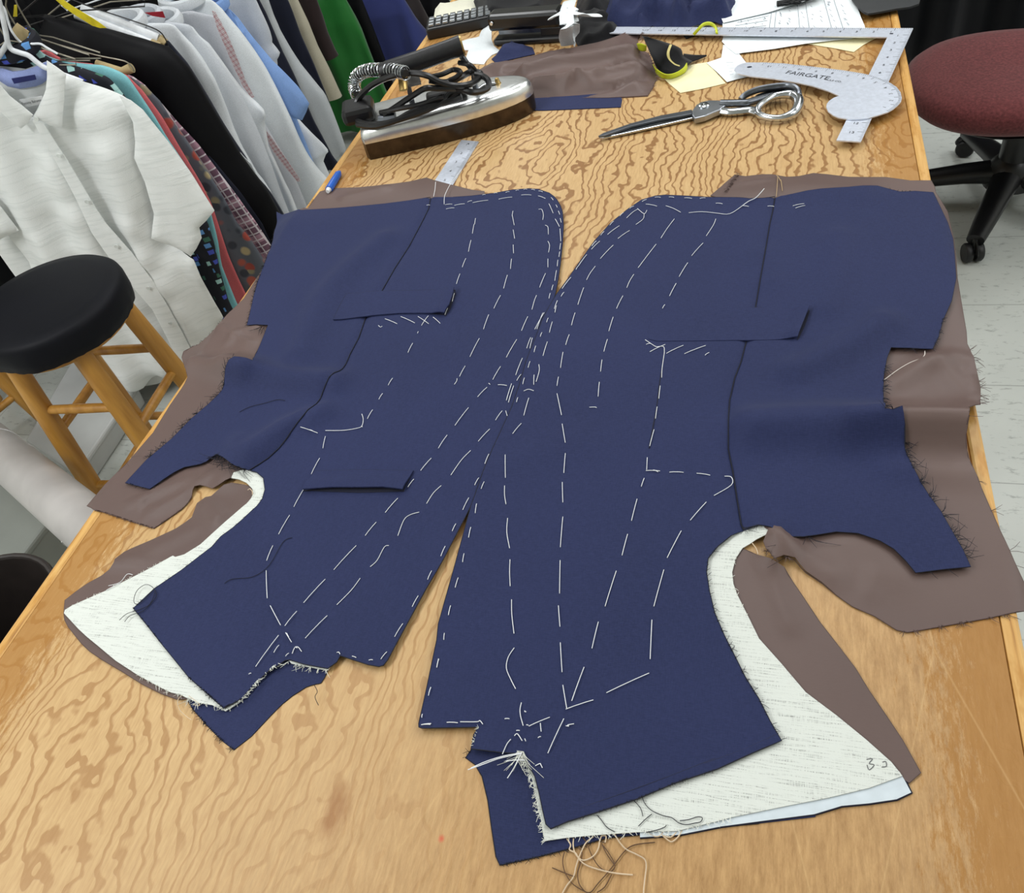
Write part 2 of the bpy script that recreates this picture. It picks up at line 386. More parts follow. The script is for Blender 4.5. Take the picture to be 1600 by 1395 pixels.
# ------------------------------------------------------------------ room
XL, XR, YN, YF, ZC = -2.0, 3.6, -2.6, 4.6, 2.7
WALL = plain('painted_wall', (214, 214, 208), .8, 0, .02, 5)
struct('floor', MB().box(XL, XR, YN, YF, -.1, 0), mat_floor(), loc=(0, 0, 0))
struct('ceiling', MB().box(XL, XR, YN, YF, ZC, ZC + .1), plain('ceiling_tile', (228, 228, 224), .9))
struct('wall_left', MB().box(XL - .1, XL, YN, YF, 0, ZC), WALL); struct('wall_right', MB().box(XR, XR + .1, YN, YF, 0, ZC), WALL)
struct('wall_back', MB().box(XL - .1, XR + .1, YF, YF + .1, 0, ZC), WALL); struct('wall_front', MB().box(XL - .1, XR + .1, YN - .1, YN, 0, ZC), WALL)
for fx, fy in FIX:  # frames for the overhead lamps and the added fill lamps
    t = thing('ceiling_and_fill_light', 'white ceiling fixture, out of view, for overhead and added fill light', 'light', (fx, fy, 2.7), 'overhead and added fill fixtures')
    m = MB()
    for a, b, c, d in ((-.32, .32, -.62, -.59), (-.32, .32, .59, .62), (-.32, -.29, -.59, .59), (.29, .32, -.59, .59)): m.box(fx + a, fx + b, fy + c, fy + d, 2.66, 2.7)
    m.build('frame', plain('white_enamel', (235, 235, 232), .4), t, smooth=False)
# ------------------------------------------------------------------ cutting table
tb = thing('cutting_table', 'long plywood cutting table with worn varnish and solid wood edging', 'table', (0, 0, 0))
Y0, Y1 = -.24, 2.25; E_ = .013
MB().box(E_ + .0006, TW - E_ - .0006, Y0, Y1, T - .02, T).build('table_top', TAB, tb, smooth=False)
# table material works in world space: keep the object origin at the world origin
def mat_edge():
    s = NT('pine_edging'); a = s.noise(s.mapping((1, .05, 1)), 130, 3, .7); b = s.noise(s.mapping((1, .3, 1)), 40, 4, .7)
    c = s.ramp(a, [(.3, (222, 180, 112)), (.6, (204, 154, 82)), (.75, (150, 98, 40))])
    s.col(s.mix(s.math('MULTIPLY', s.ramp(b, [(.5, (0, 0, 0, 1)), (.6, (1, 1, 1, 1))]), .6), c, (180, 122, 40))); s.set(Roughness=.4); return s.m
EDG = mat_edge()
for x0, x1 in ((0, E_), (TW - E_, TW)):
    MB().box(x0, x1, Y0, Y1, T - .045, T + .0002).build('edging', EDG, tb, smooth=False, bevel=.003)
MB().box(.04, TW - .04, Y0 + .05, Y0 + .07, T - .12, T - .021).box(.04, TW - .04, Y1 - .07, Y1 - .05, T - .12, T - .021).box(.02, .04, Y0 + .05, Y1 - .05, T - .12, T - .021).box(TW - .04, TW - .02, Y0 + .05, Y1 - .05, T - .12, T - .021).build('apron', EDG, tb, smooth=False)
for x in (.05, TW - .12):
    for y in (Y0 + .08, Y1 - .15): MB().box(x, x + .07, y, y + .07, 0, T - .021).build('leg', EDG, tb, smooth=False)

# ------------------------------------------------------------------ folds of the two jacket fronts
# left front
ridge([(470, 545), (500, 470), (540, 420), (600, 370)], .010, .022)
ridge([(360, 560), (440, 585), (520, 590)], .013, .019)
ridge([(390, 700), (440, 665), (500, 640)], .012, .017)
ridge([(300, 560), (340, 570), (380, 580)], .014, .017)
ridge([(350, 745), (362, 712), (372, 690)], .006, .016)
ridge([(1330, 672), (1400, 668), (1470, 668), (1530, 672)], .013, .015)
ridge([(1390, 735), (1460, 735), (1520, 740)], .005, .014)
ridge([(440, 345), (500, 350)], .003, .03)
# right front: a broad soft roll runs across towards the side of the table
ridge([(1180, 655), (1280, 650), (1380, 648), (1460, 650), (1530, 652)], .021, .026)
ridge([(1240, 575), (1310, 545), (1380, 500)], .010, .018)
ridge([(1290, 480), (1305, 430), (1310, 370)], .006, .018)
ridge([(1170, 300), (1260, 292), (1340, 300)], .006, .03)
ridge([(1190, 400), (1200, 440)], .003, .02)
ridge([(1205, 828), (1216, 862)], .008, .014)
ridge([(760, 740), (900, 690)], .002, .02)
ridge([(1460, 560), (1500, 600), (1515, 640)], .005, .012)
B_FAC, B_LIN, B_CAN, B_SH, B_FLAP = .0010, .0014, .0030, .0046, .0066
def fray(mb, line, base, dens, L, col=0, side=None, r=.00022, curl=1.0):
    """loose yarn ends along a cut edge; line in photo points"""
    P = [onH(x, y, base) for x, y in line]
    for a, b in zip(P[:-1], P[1:]):
        d = b - a; ln = np.linalg.norm(d); n = max(1, int(ln * dens))
        if ln < 1e-5: continue
        nn = np.array((d[1], -d[0], 0)) / ln
        if side: nn = nn * side
        for _ in range(n):
            if L < .0045 or _ % 4 == 0: p = a + d * random.random() - nn * .001
            l_ = L * random.uniform(.3, 1.3); t = d / ln * random.uniform(-.8, .8)
            q = p + (nn + t) * l_ * .5 + np.array((0, 0, .0006)); e = p + (nn + t * 1.4 * curl) * l_ + np.array((0, 0, random.uniform(-.0008, .0015)))
            e[2] = max(e[2], T + .0012) if -.0 < e[0] < TW else e[2]
            mb.tube([p, q, e], [r, r, r * .6], 3)
    return mb
def stitches(name, rows, base, parent, mat=THREAD, r=.00034, ridges=None, label=None):
    mb = MB()
    for ln in rows:
        P = [onH(x, y, base, ridges) for x, y in ln]
        P = smoothpts(P, 4)
        P = [np.array(p) for p in P]; n = len(P)
        if n == 2: P = [P[0], P[0] * .7 + P[1] * .3 + (0, 0, .0005), P[0] * .3 + P[1] * .7 + (0, 0, .0005), P[1]]
        mb.tube(P, r, 5)
    return mb.build(name, mat, parent, label=label)

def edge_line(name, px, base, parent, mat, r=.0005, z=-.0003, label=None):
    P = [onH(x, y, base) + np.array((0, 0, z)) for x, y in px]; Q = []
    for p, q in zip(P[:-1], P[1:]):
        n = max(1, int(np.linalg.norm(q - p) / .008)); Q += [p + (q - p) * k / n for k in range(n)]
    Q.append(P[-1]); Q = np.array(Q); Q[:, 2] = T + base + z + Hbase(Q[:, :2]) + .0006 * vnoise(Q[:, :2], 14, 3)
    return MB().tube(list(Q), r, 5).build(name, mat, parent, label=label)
# ================================================================== LEFT FRONT
hemA = [(432, 331), (470, 328), (520, 325), (555.5, 322), (600, 318), (640, 313), (672.5, 308)]
hemA2 = [(708, 308), (737, 306), (770, 302), (802, 296), (825, 294), (841, 295), (858, 301), (866, 307), (871, 313), (876, 322), (879, 331), (880.5, 351), (879, 380), (875.6, 412), (871, 442), (866, 466),
         (858, 497), (846, 535), (832, 575), (818, 615), (800, 655), (784, 688), (768, 722), (748, 766), (736, 790), (692, 875), (664, 923), (639, 969), (620, 1004), (606, 1030), (599, 1039),
         (592, 1041), (575, 1038), (550, 1030), (531.6, 1024), (526, 1034), (512, 1044), (500, 1042), (474, 1037), (452, 1030), (445, 1031), (432, 1040), (420, 1047), (395, 1070), (377, 1091), (349, 1106),
         (322, 1082), (295, 1058), (252, 1005), (230, 977), (208, 950), (241, 919), (284, 890), (310, 870), (331, 854), (345, 838), (363, 825), (378, 812), (392, 799), (402, 790), (410, 779), (414, 764.5), (411.5, 746.6), (401, 737.6), (387, 734)]
seamA = [(672.5, 308), (669, 325), (659.5, 344), (640, 380), (617, 416), (596, 453), (583, 475), (570, 497), (560, 526), (546, 552), (529.5, 578), (503.5, 611), (474, 646), (455, 672), (435, 698), (418, 714), (403, 724), (387, 734)]
sideA = [(385, 734), (363, 725), (350, 715), (338, 709), (331, 714), (322, 721), (313, 725), (288, 730), (272, 738), (259, 746.6), (234, 764), (215, 759), (195.5, 754), (229, 718), (268, 685.5), (300, 653), (326, 631), (348, 608), (351, 592), (353, 579),
         (354, 570), (358, 562), (366, 557), (395, 563), (399, 554), (403, 547), (411, 528), (419, 508), (402, 507), (386, 508), (390, 492), (393.5, 476), (397, 459), (402, 440), (409, 422), (416, 404), (422, 390), (427, 372), (430, 357)]
ja = thing('jacket_front', 'left one of two unfinished navy jacket fronts, its breast welt below the hip flap', 'jacket piece', (.2, .45, T), 'jacket fronts laid out for basting')
wseamA = [onH(x, y, B_SH)[:2] for x, y in seamA]
linA_low = [(757, 299), (737, 297), (702, 288), (676, 281), (666, 277.6), (640, 283.5), (607, 288), (562, 292), (520, 294), (500, 299), (490, 312), (481, 325), (440, 345), (436, 380), (418, 412), (404, 429), (392, 448), (381, 466), (364, 483), (347, 501), (335, 515), (324, 526), (310, 538), (298, 543), (287, 549), (284, 558),
            (287, 568), (290, 576), (293, 589), (266, 632), (239, 676), (218, 700), (197, 724), (180, 740), (164, 756), (135.5, 790), (148, 797), (162, 800), (177, 805), (210, 816), (240, 825), (261, 811), (284, 795), (293, 786), (300, 776), (303, 768), (306.5, 763), (314, 760), (322, 760), (332, 763), (342, 757), (352, 750), (372, 742), (395, 745), (450, 720), (520, 600), (600, 470), (690, 330), (757, 306)]
linA_fr = [(400, 762), (380, 757), (362, 754), (350, 757), (340, 766), (331, 776), (322.6, 779), (310, 789), (304, 800), (300, 808), (288, 817), (274, 826), (239, 842), (206, 856), (194, 862), (187, 869), (182, 876), (181, 882), (172, 891), (158, 900), (137, 911.5), (118, 925), (101.5, 938), (99.7, 958), (101, 968), (107, 979.6), (127, 1004.6), (140, 1017), (159, 1030), (191, 1049), (223, 1069), (252, 1083.5), (277, 1092.5), (330, 1090), (400, 1040), (480, 900), (470, 800)]
canA = [(361, 746.6), (365, 738), (378, 734), (390, 735), (404, 739), (450, 760), (470, 820), (430, 950), (455, 1015), (470, 1025), (526, 1018), (530, 1021), (520, 1036), (512, 1047), (500, 1045), (478, 1041), (455, 1036), (447, 1028), (438, 1036), (428, 1041), (412, 1054), (398, 1069), (386, 1084), (372, 1098), (352, 1110.5), (331, 1101), (309, 1098), (296, 1092), (281, 1085), (268, 1082), (252, 1074.6), (216, 1055), (180, 1031.5), (152, 1008), (136, 995), (123, 983), (111, 970), (100, 958), (101.5, 953), (113, 946), (126.6, 940), (152, 929), (170, 921), (187.5, 911.5), (223, 893.5), (259, 874), (266, 870), (270, 868), (274, 870), (288, 866), (313, 850.5), (331, 834), (352, 815), (366, 803), (377.5, 793), (386, 786), (392, 779), (396, 771), (394, 763), (385, 754), (374, 749)]
facA = [(291.5, 1088), (296, 1099), (302, 1108.6), (324, 1133.7), (345, 1155), (365, 1171), (392, 1150), (424, 1116), (440, 1100), (456, 1087), (478, 1073), (490, 1069), (501, 1067), (507, 1058), (512, 1047), (524, 1030), (470, 1010), (420, 1020), (370, 1060)]
def linA_x(P):
    h = np.zeros(len(P))
    for ln, a, s_ in (([(345, 512), (372, 530), (392, 540)], .005, .007), ([(355, 540), (375, 520), (400, 515)], .004, .006), ([(205, 790), (250, 770), (300, 752)], .004, .008), ([(215, 802), (222, 790), (226, 782)], .0025, .003), ([(228, 810), (236, 796)], .0025, .003),
                     ([(245, 800), (290, 775), (330, 745)], .004, .007), ([(310, 660), (270, 710), (230, 750)], .0015, .01), ([(350, 735), (362, 720)], .0015, .008), ([(540, 310), (600, 296)], .003, .01)):
        h += a * np.exp(-(seg_dist(P, [T2(*q) for q in ln]) / s_) ** 2)
    return h * (1 - .999 * inside(P, [T2(*q) for q in hemA + hemA2 + sideA]))
cloth('lining', linA_low, B_LIN, LIN, ja, .006, extra=linA_x, label='brown satin side lining fraying over the table edge')
def linAf_x(P):
    h = np.zeros(len(P))
    for ln, a, s_ in (([(180, 882), (200, 878), (225, 880)], .004, .008), ([(320, 790), (335, 800), (345, 812)], .005, .01), ([(210, 870), (260, 850), (300, 830)], .002, .008)): h += a * np.exp(-(seg_dist(P, [T2(*q) for q in ln]) / s_) ** 2)
    return h * (1 - .999 * inside(P, [T2(*q) for q in canA]))
cloth('lining', linA_fr, B_LIN, LIN, ja, .007, extra=linAf_x, label='brown satin front lining beside the canvas')
cloth('facing', facA, B_FAC, NAVY, ja, .008, label='navy facing showing below the shoulder')
cloth('chest_canvas', canA, B_CAN, CAN, ja, .007, label='off-white slubbed hair canvas')
cloth('front_panel', hemA[-1:] + hemA2 + seamA[::-1][1:-1], B_SH, NAVY, ja, .0065, groove=wseamA)
cloth('side_panel', hemA + seamA[1:] + sideA, B_SH + .0002, NAVY, ja, .0065, groove=wseamA)
for nm_, l_ in (('raw_edge_shade', hemA), ('raw_edge_shade', hemA2), ('raw_edge_shade', sideA)): edge_line(nm_, l_, B_SH, ja, NAVYF, label='raw cut edge with its outline shade drawn dark')  # yarn outline, kept dark to carry the shade along the cut edges
edge_line('seam', seamA, B_SH, ja, NAVYF, .00055, -.0016, label='side seam, its groove shade drawn as a dark line')  # dark tube stands in for the shade in the seam groove
for l_ in (linA_low[:45], linA_fr[:34]): edge_line('raw_edge_shade', l_, B_LIN, ja, BRF, .0004)
edge_line('raw_edge_shade', facA, B_FAC, ja, NAVYF, .0004)
def flap(px, parent, name, label, lift=.003, side=None, base=B_FLAP):
    ed = [T2(*q) for q in side] if side else None
    def ex(P):
        return lift * np.exp(-(seg_dist(P, ed) / .012) ** 2) if ed else np.zeros(len(P))
    o = cloth(name, px, base, NAVY, parent, .005, thick=.0016, extra=ex, label=label); edge_line('flap_edge_shade', px + px[:1], base - .0012, parent, NAVYF, .0005); return o  # dark tube round the flap paints its edge shadow
flap([(542, 458), (585, 454.5), (627, 454), (668, 453), (700, 453), (711, 453), (708, 465), (703, 479), (695, 491), (660, 488.5), (624, 489), (588, 492), (555, 496), (521, 499), (528, 484), (535, 470)], ja, 'pocket_flap', 'navy lower pocket flap', .006, [(711, 453), (695, 491)])
flap([(493, 736), (520, 735), (560, 734), (610, 734.5), (645.6, 735), (641, 744), (635, 757), (630, 767), (600, 764), (565, 764.5), (520, 764.5), (475, 767), (483, 752)], ja, 'breast_welt', 'navy breast pocket welt', .004, [(475, 767), (550, 766), (630, 767)])
cloth('pocket_gap_shade', [(711, 456), (713, 458), (704, 482), (696, 494), (693, 490), (702, 474)], B_SH + .0006, DARKN, ja, .004, thick=.0003)  # dark sheet painted as the shadow in the lifted flap's gap
cloth('pocket_gap_shade', [(474, 766), (500, 768), (560, 770), (600, 769), (632, 768), (632, 764), (560, 762), (500, 763)], B_SH + .0006, DARKN, ja, .004, thick=.0003)  # same painted shade along the lower side of the breast welt
RA = [
 [[(970, 215), (1005, 212)], [(975, 235), (1015, 230)], [(1015, 218), (1065, 210)], [(1078, 202), (1100, 195)], [(1103, 205), (1178, 193)], [(1228, 188), (1293, 178)], [(1337, 168), (1385, 168)], [(1418, 172), (1453, 185)], [(1470, 210), (1490, 255)], [(1500, 283), (1520, 320)], [(882, 217), (898, 217)]],
 [[(1150, 168), (1165, 166)], [(1205, 160), (1222, 158)], [(1262, 156), (1280, 152)], [(1310, 147), (1325, 144)], [(1348, 142), (1365, 140)], [(1385, 141), (1402, 144)], [(1420, 148), (1440, 153)], [(1480, 180), (1490, 192)], [(1503, 215), (1510, 228)], [(1515, 245), (1522, 262)], [(1524, 280), (1529, 300)], [(1523, 330), (1527, 390)], [(1526, 400), (1522, 430)], [(1522, 440), (1518, 465)], [(1513, 480), (1510, 510)], [(1506, 530), (1498, 580)], [(1490, 600), (1483, 625)], [(1476, 640), (1470, 665)]],
 [[(1420, 237), (1435, 237), (1443, 262), (1440, 287)], [(1452, 313), (1465, 322), (1467, 357)], [(1465, 390), (1473, 410), (1468, 443)], [(1465, 475), (1465, 515)], [(1453, 545), (1425, 612)], [(1410, 650), (1400, 675), (1388, 718)], [(1368, 752), (1338, 820)], [(1315, 862), (1265, 948)], [(1237, 992), (1200, 1055)], [(1172, 1092), (1127, 1138)], [(1083, 1190), (1018, 1275)], [(980, 1322), (938, 1385)]],
 [[(1297, 245), (1293, 270)], [(1293, 262), (1303, 313)], [(1298, 335), (1305, 377)], [(1298, 407), (1300, 448)], [(1290, 475), (1285, 523)], [(1270, 553), (1252, 617)], [(1237, 650), (1205, 713)], [(1180, 743), (1155, 813)], [(1135, 857), (1090, 945)], [(1067, 990), (1040, 1040)], [(1028, 1050), (1026, 1062), (1015, 1078)]],
 [[(1117, 280), (1113, 308)], [(1110, 308), (1102, 353)], [(1095, 385), (1083, 440)], [(1070, 473), (1053, 515)], [(1042, 547), (1025, 595)], [(1015, 640), (1005, 680)], [(983, 712), (970, 743)]],
 [[(650, 795), (660, 803), (668, 798)], [(682, 763), (740, 787)], [(757, 752), (825, 783)], [(840, 752), (892, 787)], [(890, 748), (857, 795)], [(913, 755), (947, 785)], [(842, 825), (838, 833)], [(815, 880), (792, 925)], [(718, 1048), (697, 1082)], [(670, 1122), (652, 1150)], [(622, 1200), (597, 1243)]],
 [[(275, 1283), (358, 1312)], [(315, 1296), (335, 1302)], [(395, 1300), (485, 1299), (555, 1287), (572, 1275), (577, 1245), (570, 1220)], [(567, 1280), (574, 1283)], [(395, 1328), (383, 1385)]],
 [[(1447, 733), (1402, 813)], [(1440, 735), (1412, 812)], [(1382, 853), (1363, 905)], [(1390, 855), (1378, 905)], [(1342, 952), (1310, 1033)], [(1335, 1030), (1315, 1060)], [(1290, 1075), (1265, 1155)], [(1225, 1080), (1268, 1084)], [(1300, 1085), (1275, 1165)], [(1245, 1205), (1213, 1250)], [(1185, 1293), (1130, 1352)], [(1180, 1073), (1187, 1079)], [(1262, 1205), (1270, 1230), (1277, 1240)]]]
RAg = [
 [[(940, 50), (887, 112)], [(853, 155), (823, 195)], [(773, 250), (710, 322)], [(665, 370), (610, 437)], [(565, 487), (453, 608)], [(410, 655), (302, 773)], [(268, 815), (208, 888)], [(177, 935), (62, 1092)]],
 [[(1137, 12), (1090, 60), (1038, 135)], [(990, 187), (950, 225), (917, 277)], [(880, 320), (835, 333), (803, 360), (773, 438)], [(728, 487), (705, 495), (670, 560), (635, 593)], [(585, 650), (540, 710), (468, 783)], [(420, 837), (310, 950)]],
 [[(1228, 30), (1208, 78)], [(1178, 148), (1157, 185)], [(1128, 248), (1098, 308)], [(1063, 378), (1045, 415)], [(1010, 490), (988, 540)], [(942, 613), (922, 657)], [(875, 738), (845, 793)], [(798, 877), (757, 943)], [(718, 1018), (688, 1055)], [(648, 1058), (628, 1060)], [(565, 1047), (545, 1040)]],
 [[(382, 50), (340, 130)], [(310, 193), (253, 293)], [(232, 335), (177, 430)], [(148, 487), (117, 562)], [(115, 612), (120, 750)], [(135, 787), (187, 885)], [(212, 922), (242, 970)], [(218, 925), (228, 945)]],
 [[(178, 985), (153, 1022)], [(228, 1025), (212, 1040)], [(245, 1027), (258, 997), (275, 995), (292, 1017)], [(262, 995), (270, 1000)], [(28, 1130), (40, 1125)], [(468, 1022), (478, 1020), (484, 1030)]]]
for r_ in RA: stitches('basting_thread', [ka(l_) for l_ in r_], B_SH + .0009, ja)
for r_ in RAg: stitches('basting_thread', [kg(l_) for l_ in r_], B_SH + .0009, ja)
stitches('loose_thread', [ka([(925, 105), (922, 140), (915, 175)]), ka([(1050, 45), (1020, 85), (998, 112), (980, 145), (968, 175), (966, 212)])], B_SH + .003, ja, THREAD, .0004)
fr = MB(); fray(fr, sideA[6:13], B_SH, 450, .0035, side=-1); fray(fr, sideA[13:19], B_SH, 900, .007, side=-1); fray(fr, sideA[18:23], B_SH, 600, .010, side=-1); fray(fr, sideA[28:], B_SH, 700, .0035, side=-1); fray(fr, sideA[13:18], B_SH, 100, .013, side=-1)
fray(fr, facA[:6], B_FAC, 700, .004, side=1); fray(fr, hemA2[44:48], B_SH, 700, .003, side=-1); fray(fr, sideA[0:5], B_SH, 1300, .012, side=-1, curl=2.4); fray(fr, [(405, 510), (412, 512), (418, 512)], B_SH, 900, .012, side=1)
fray(fr, hemA2[48:62], B_SH, 300, .0022, side=-1)
fr.build('frayed_edge', NAVYF, ja)['kind'] = 'stuff'
fr = MB(); fray(fr, linA_low[18:24], B_LIN, 600, .0035, side=1); fray(fr, linA_low[36:44], B_LIN, 700, .003, side=1); fray(fr, linA_low[10:12], B_LIN, 500, .003)
fray(fr, [(197, 724), (210, 720), (205, 712)], B_LIN + .004, 300, .014)
fr.build('frayed_edge', BRF, ja)['kind'] = 'stuff'
fr = MB(); fray(fr, [(445, 1034), (478, 1042), (500, 1046), (511, 1047)], B_CAN, 700, .006, side=1); fray(fr, canA[18:32], B_CAN, 500, .0035, side=-1); fray(fr, canA[18:24], B_SH + .001, 900, .004, side=-1); fray(fr, canA[38:46], B_CAN, 350, .0025, side=-1); fray(fr, [(281, 1085), (309, 1098)], B_CAN, 500, .008, side=1)
fr.build('frayed_edge', plain('canvas_yarn', (226, 228, 218), .9), ja)['kind'] = 'stuff'
stitches('loose_thread', [ke([(560, 1085), (550, 1105), (560, 1140), (590, 1170), (612, 1185)]), ke([(572, 1078), (556, 1090), (552, 1120), (566, 1150)]), ke([(600, 1080), (640, 1110), (645, 1122), (620, 1118)])], .003, ja, CREAMT, .0003)
stitches('loose_thread', [ke([(250, 600), (300, 585), (330, 550), (355, 552)]), ke([(240, 620), (300, 590)])], B_CAN + .001, ja, THREAD, .0003)
stitches('loose_thread', [ke([(320, 757), (345, 730), (400, 710), (440, 670), (460, 640), (440, 605), (410, 595), (375, 620), (360, 660), (370, 680), (400, 665), (450, 612)]), ke([(297, 750), (330, 722), (380, 705), (430, 680), (455, 620)]), ke([(1050, 390), (1010, 410), (950, 510), (880, 560), (790, 570), (755, 590)]),
    ke([(1145, 1030), (1160, 1060), (1150, 1085), (1165, 1120)]), kd([(850, 600), (900, 575), (980, 555), (1035, 540), (1070, 545)])], B_SH + .001, ja, NAVYF, .00028)
stitches('lining_stitch', [kd([(890, 978), (900, 972), (912, 985), (912, 1000)])], B_CAN + .002, ja, CREAMT, .0004)

# ================================================================== RIGHT FRONT (it lies a little over the left one)
B_SH += .0014; B_FLAP += .0014
hemB = [(1022.6, 305.5), (1038.7, 304), (1074, 305.5), (1122.6, 307.4), (1171, 309.4), (1192, 309), (1211, 307)]
hemB2 = [(1229, 305), (1261, 298), (1281, 295), (1326, 292), (1371, 290), (1384, 293.5), (1406.5, 299), (1430, 298), (1458, 300), (1471, 327), (1480.6, 347), (1489, 372.6), (1492, 401.6), (1494, 434), (1487, 469), (1474, 498), (1466, 527), (1457.4, 545), (1422.6, 543.5), (1392, 542.6), (1385.5, 559.7), (1380.6, 589), (1380.6, 621), (1383, 637), (1395, 638.7), (1403, 663),
         (1409.7, 682), (1414, 700), (1427, 730), (1448.5, 769), (1470, 799), (1487, 829), (1504.5, 859), (1516.5, 885), (1474, 889), (1431, 894.5), (1416, 876), (1397, 857), (1375, 844), (1341, 832.5), (1306.5, 830), (1272, 835.5), (1237.7, 837.7), (1220.5, 833), (1205, 822.6), (1186, 819), (1164, 825)]
seamB = [(1211, 307), (1207, 330), (1203, 347), (1195, 395), (1187, 440), (1180.6, 478), (1174, 505), (1165.5, 534), (1158, 563), (1148, 589), (1140, 624), (1138, 656), (1138, 700), (1145, 734), (1151.6, 777), (1158, 816), (1162, 826)]
frontB = [(1143, 835.5), (1121.5, 853), (1106.5, 872), (1104, 893.6), (1108.6, 924), (1117, 958), (1132, 992.6), (1143, 1014), (1164.5, 1057), (1186, 1091.6), (1203, 1126), (1221, 1157), (1177.5, 1175.5), (1120, 1201.6), (1057.5, 1222), (995, 1248), (932.5, 1269), (885.6, 1284), (860.6, 1295), (853, 1287.5),
          (848, 1265.6), (842, 1237.5), (835.6, 1212.5), (823, 1190.6), (815, 1176.6), (785.6, 1175), (735.6, 1169), (740, 1147), (746.6, 1135), (698, 1136), (660, 1137), (654, 1135), (654, 1130), (667, 1072), (682.5, 1000), (685, 975), (708, 893), (736, 790), (745, 765), (770, 700), (783, 672), (799, 637), (812, 600), (822, 565), (836, 530), (848, 498), (858, 479), (869, 460), (887, 435), (906, 408), (929, 376), (955, 347), (980.6, 326), (1003, 311)]
jb = thing('jacket_front', 'right one of two unfinished navy jacket fronts, white felt strip under its canvas', 'jacket piece', (.65, .45, T), 'jacket fronts laid out for basting')
wseamB = [onH(x, y, B_SH)[:2] for x, y in seamB]
linB_low = [(1129, 289), (1148, 272.6), (1164.5, 275), (1190, 272), (1206.5, 272), (1229, 276), (1248, 275), (1271, 270), (1293.5, 272), (1326, 276), (1384, 276.5), (1422.6, 282), (1455, 281.6), (1460.6, 292), (1462, 300), (1480, 330), (1490, 370), (1494, 400), (1496, 434), (1503, 476), (1510, 518), (1511, 537), (1516, 547), (1526, 585), (1532, 607), (1532, 631), (1513, 635.7), (1513, 654.6), (1504.6, 680), (1505, 692.5), (1521, 732), (1540, 777.7), (1563.6, 831), (1584, 875.5), (1600, 910), (1612, 938), (1602, 954),
            (1540, 966), (1487, 975.4), (1450, 982), (1418, 987.5), (1401, 984), (1367, 962.5), (1332, 947), (1308, 930), (1285, 911), (1259, 893.6), (1250, 884), (1242, 874), (1225, 868), (1210, 872), (1197, 857), (1192.5, 846), (1200, 830), (1180, 815), (1170, 790), (1160, 650), (1200, 450), (1190, 330), (1110, 305)]
linB_fr = [(1150, 872), (1160, 856), (1182, 866), (1203, 874), (1225, 885), (1237.7, 906.5), (1255, 932), (1280.7, 971), (1311, 1010), (1336.7, 1044), (1358, 1079), (1384, 1117), (1410, 1156), (1438.6, 1207), (1420.6, 1223), (1380, 1200), (1300, 1150), (1150, 1000), (1120, 900)]
canB = [(1203, 820.5), (1202, 832.5), (1182, 842), (1172, 849), (1160, 856), (1149.5, 872), (1144, 893.6), (1146, 912), (1151.6, 928), (1169, 962.5), (1186, 997), (1220.5, 1035.6), (1259, 1081), (1306.5, 1117), (1354, 1156), (1392.6, 1190.5), (1410, 1212), (1358, 1231), (1293.6, 1246.5), (1229, 1259), (1143, 1276.6), (1120, 1283), (1057.5, 1298), (995, 1300), (932.5, 1304.7), (885.6, 1309), (851, 1314), (848, 1300), (846, 1284), (840, 1262), (836, 1240), (832, 1220), (824, 1200), (815, 1182), (818, 1174), (850, 1180), (900, 1240), (1000, 1200), (1090, 1100), (1080, 900), (1110, 850), (1150, 825), (1185, 815)]
feltB = [(1405, 1205), (1414, 1220), (1423.6, 1238), (1401, 1248.6), (1358, 1255), (1315, 1259), (1272, 1272), (1186, 1283), (1126, 1291), (1060, 1304), (1000, 1308), (1000, 1290), (1126, 1270), (1300, 1235)]
facB = [(740, 1160), (735, 1172), (727, 1183), (742, 1194), (753, 1212.5), (762, 1250), (768, 1294), (774.7, 1337.5), (781, 1351.6), (839, 1339), (901, 1323), (948, 1309), (1026, 1301.6), (1100, 1294), (1186, 1286), (1274, 1276), (1274, 1262), (1000, 1270), (880, 1280), (845, 1240), (830, 1180)]
def linB_x(P):
    h = np.zeros(len(P))
    for ln, a, s_ in (([(1400, 600), (1440, 575), (1490, 560)], .004, .010), ([(1220, 850), (1260, 880), (1300, 900)], .004, .012), ([(1330, 850), (1400, 905)], .002, .015), ([(1518, 560), (1522, 600), (1526, 628)], .004, .005), ([(1360, 930), (1365, 900)], .002, .006),
                     ([(1212, 840), (1240, 862)], .004, .008), ([(1160, 290), (1200, 284)], .003, .006)): h += a * np.exp(-(seg_dist(P, [T2(*q) for q in ln]) / s_) ** 2)
    return h * (1 - .999 * inside(P, [T2(*q) for q in hemB + hemB2 + frontB]))
cloth('lining', linB_low, B_LIN, LIN, jb, .0065, extra=linB_x, label='brown satin side lining spreading to the table edge')
def linBf_x(P):
    h = .0025 * np.exp(-(seg_dist(P, [T2(*q) for q in [(1200, 880), (1215, 930), (1235, 980)]]) / .006) ** 2)
    return h * (1 - .999 * inside(P, [T2(*q) for q in canB]))
cloth('lining', linB_fr, B_LIN, LIN, jb, .007, extra=linBf_x, label='brown satin front lining strip beside the canvas')
cloth('facing', facB, B_FAC - .0002, NAVY, jb, .008, label='navy facing showing below the shoulder')
cloth('chest_felt', feltB, B_LIN + .0004, plain('white_felt', (206, 216, 222), .95, 0, .03, 80), jb, .006, thick=.0012, label='white domette felt strip under the canvas')
cloth('chest_canvas', canB, B_CAN, CAN, jb, .007, label='off-white slubbed hair canvas')
cloth('front_panel', hemB + seamB[1:] + frontB, B_SH, NAVY, jb, .0065, groove=wseamB)
cloth('side_panel', hemB[-1:] + hemB2 + seamB[::-1][:-1], B_SH + .0002, NAVY, jb, .0065, groove=wseamB)
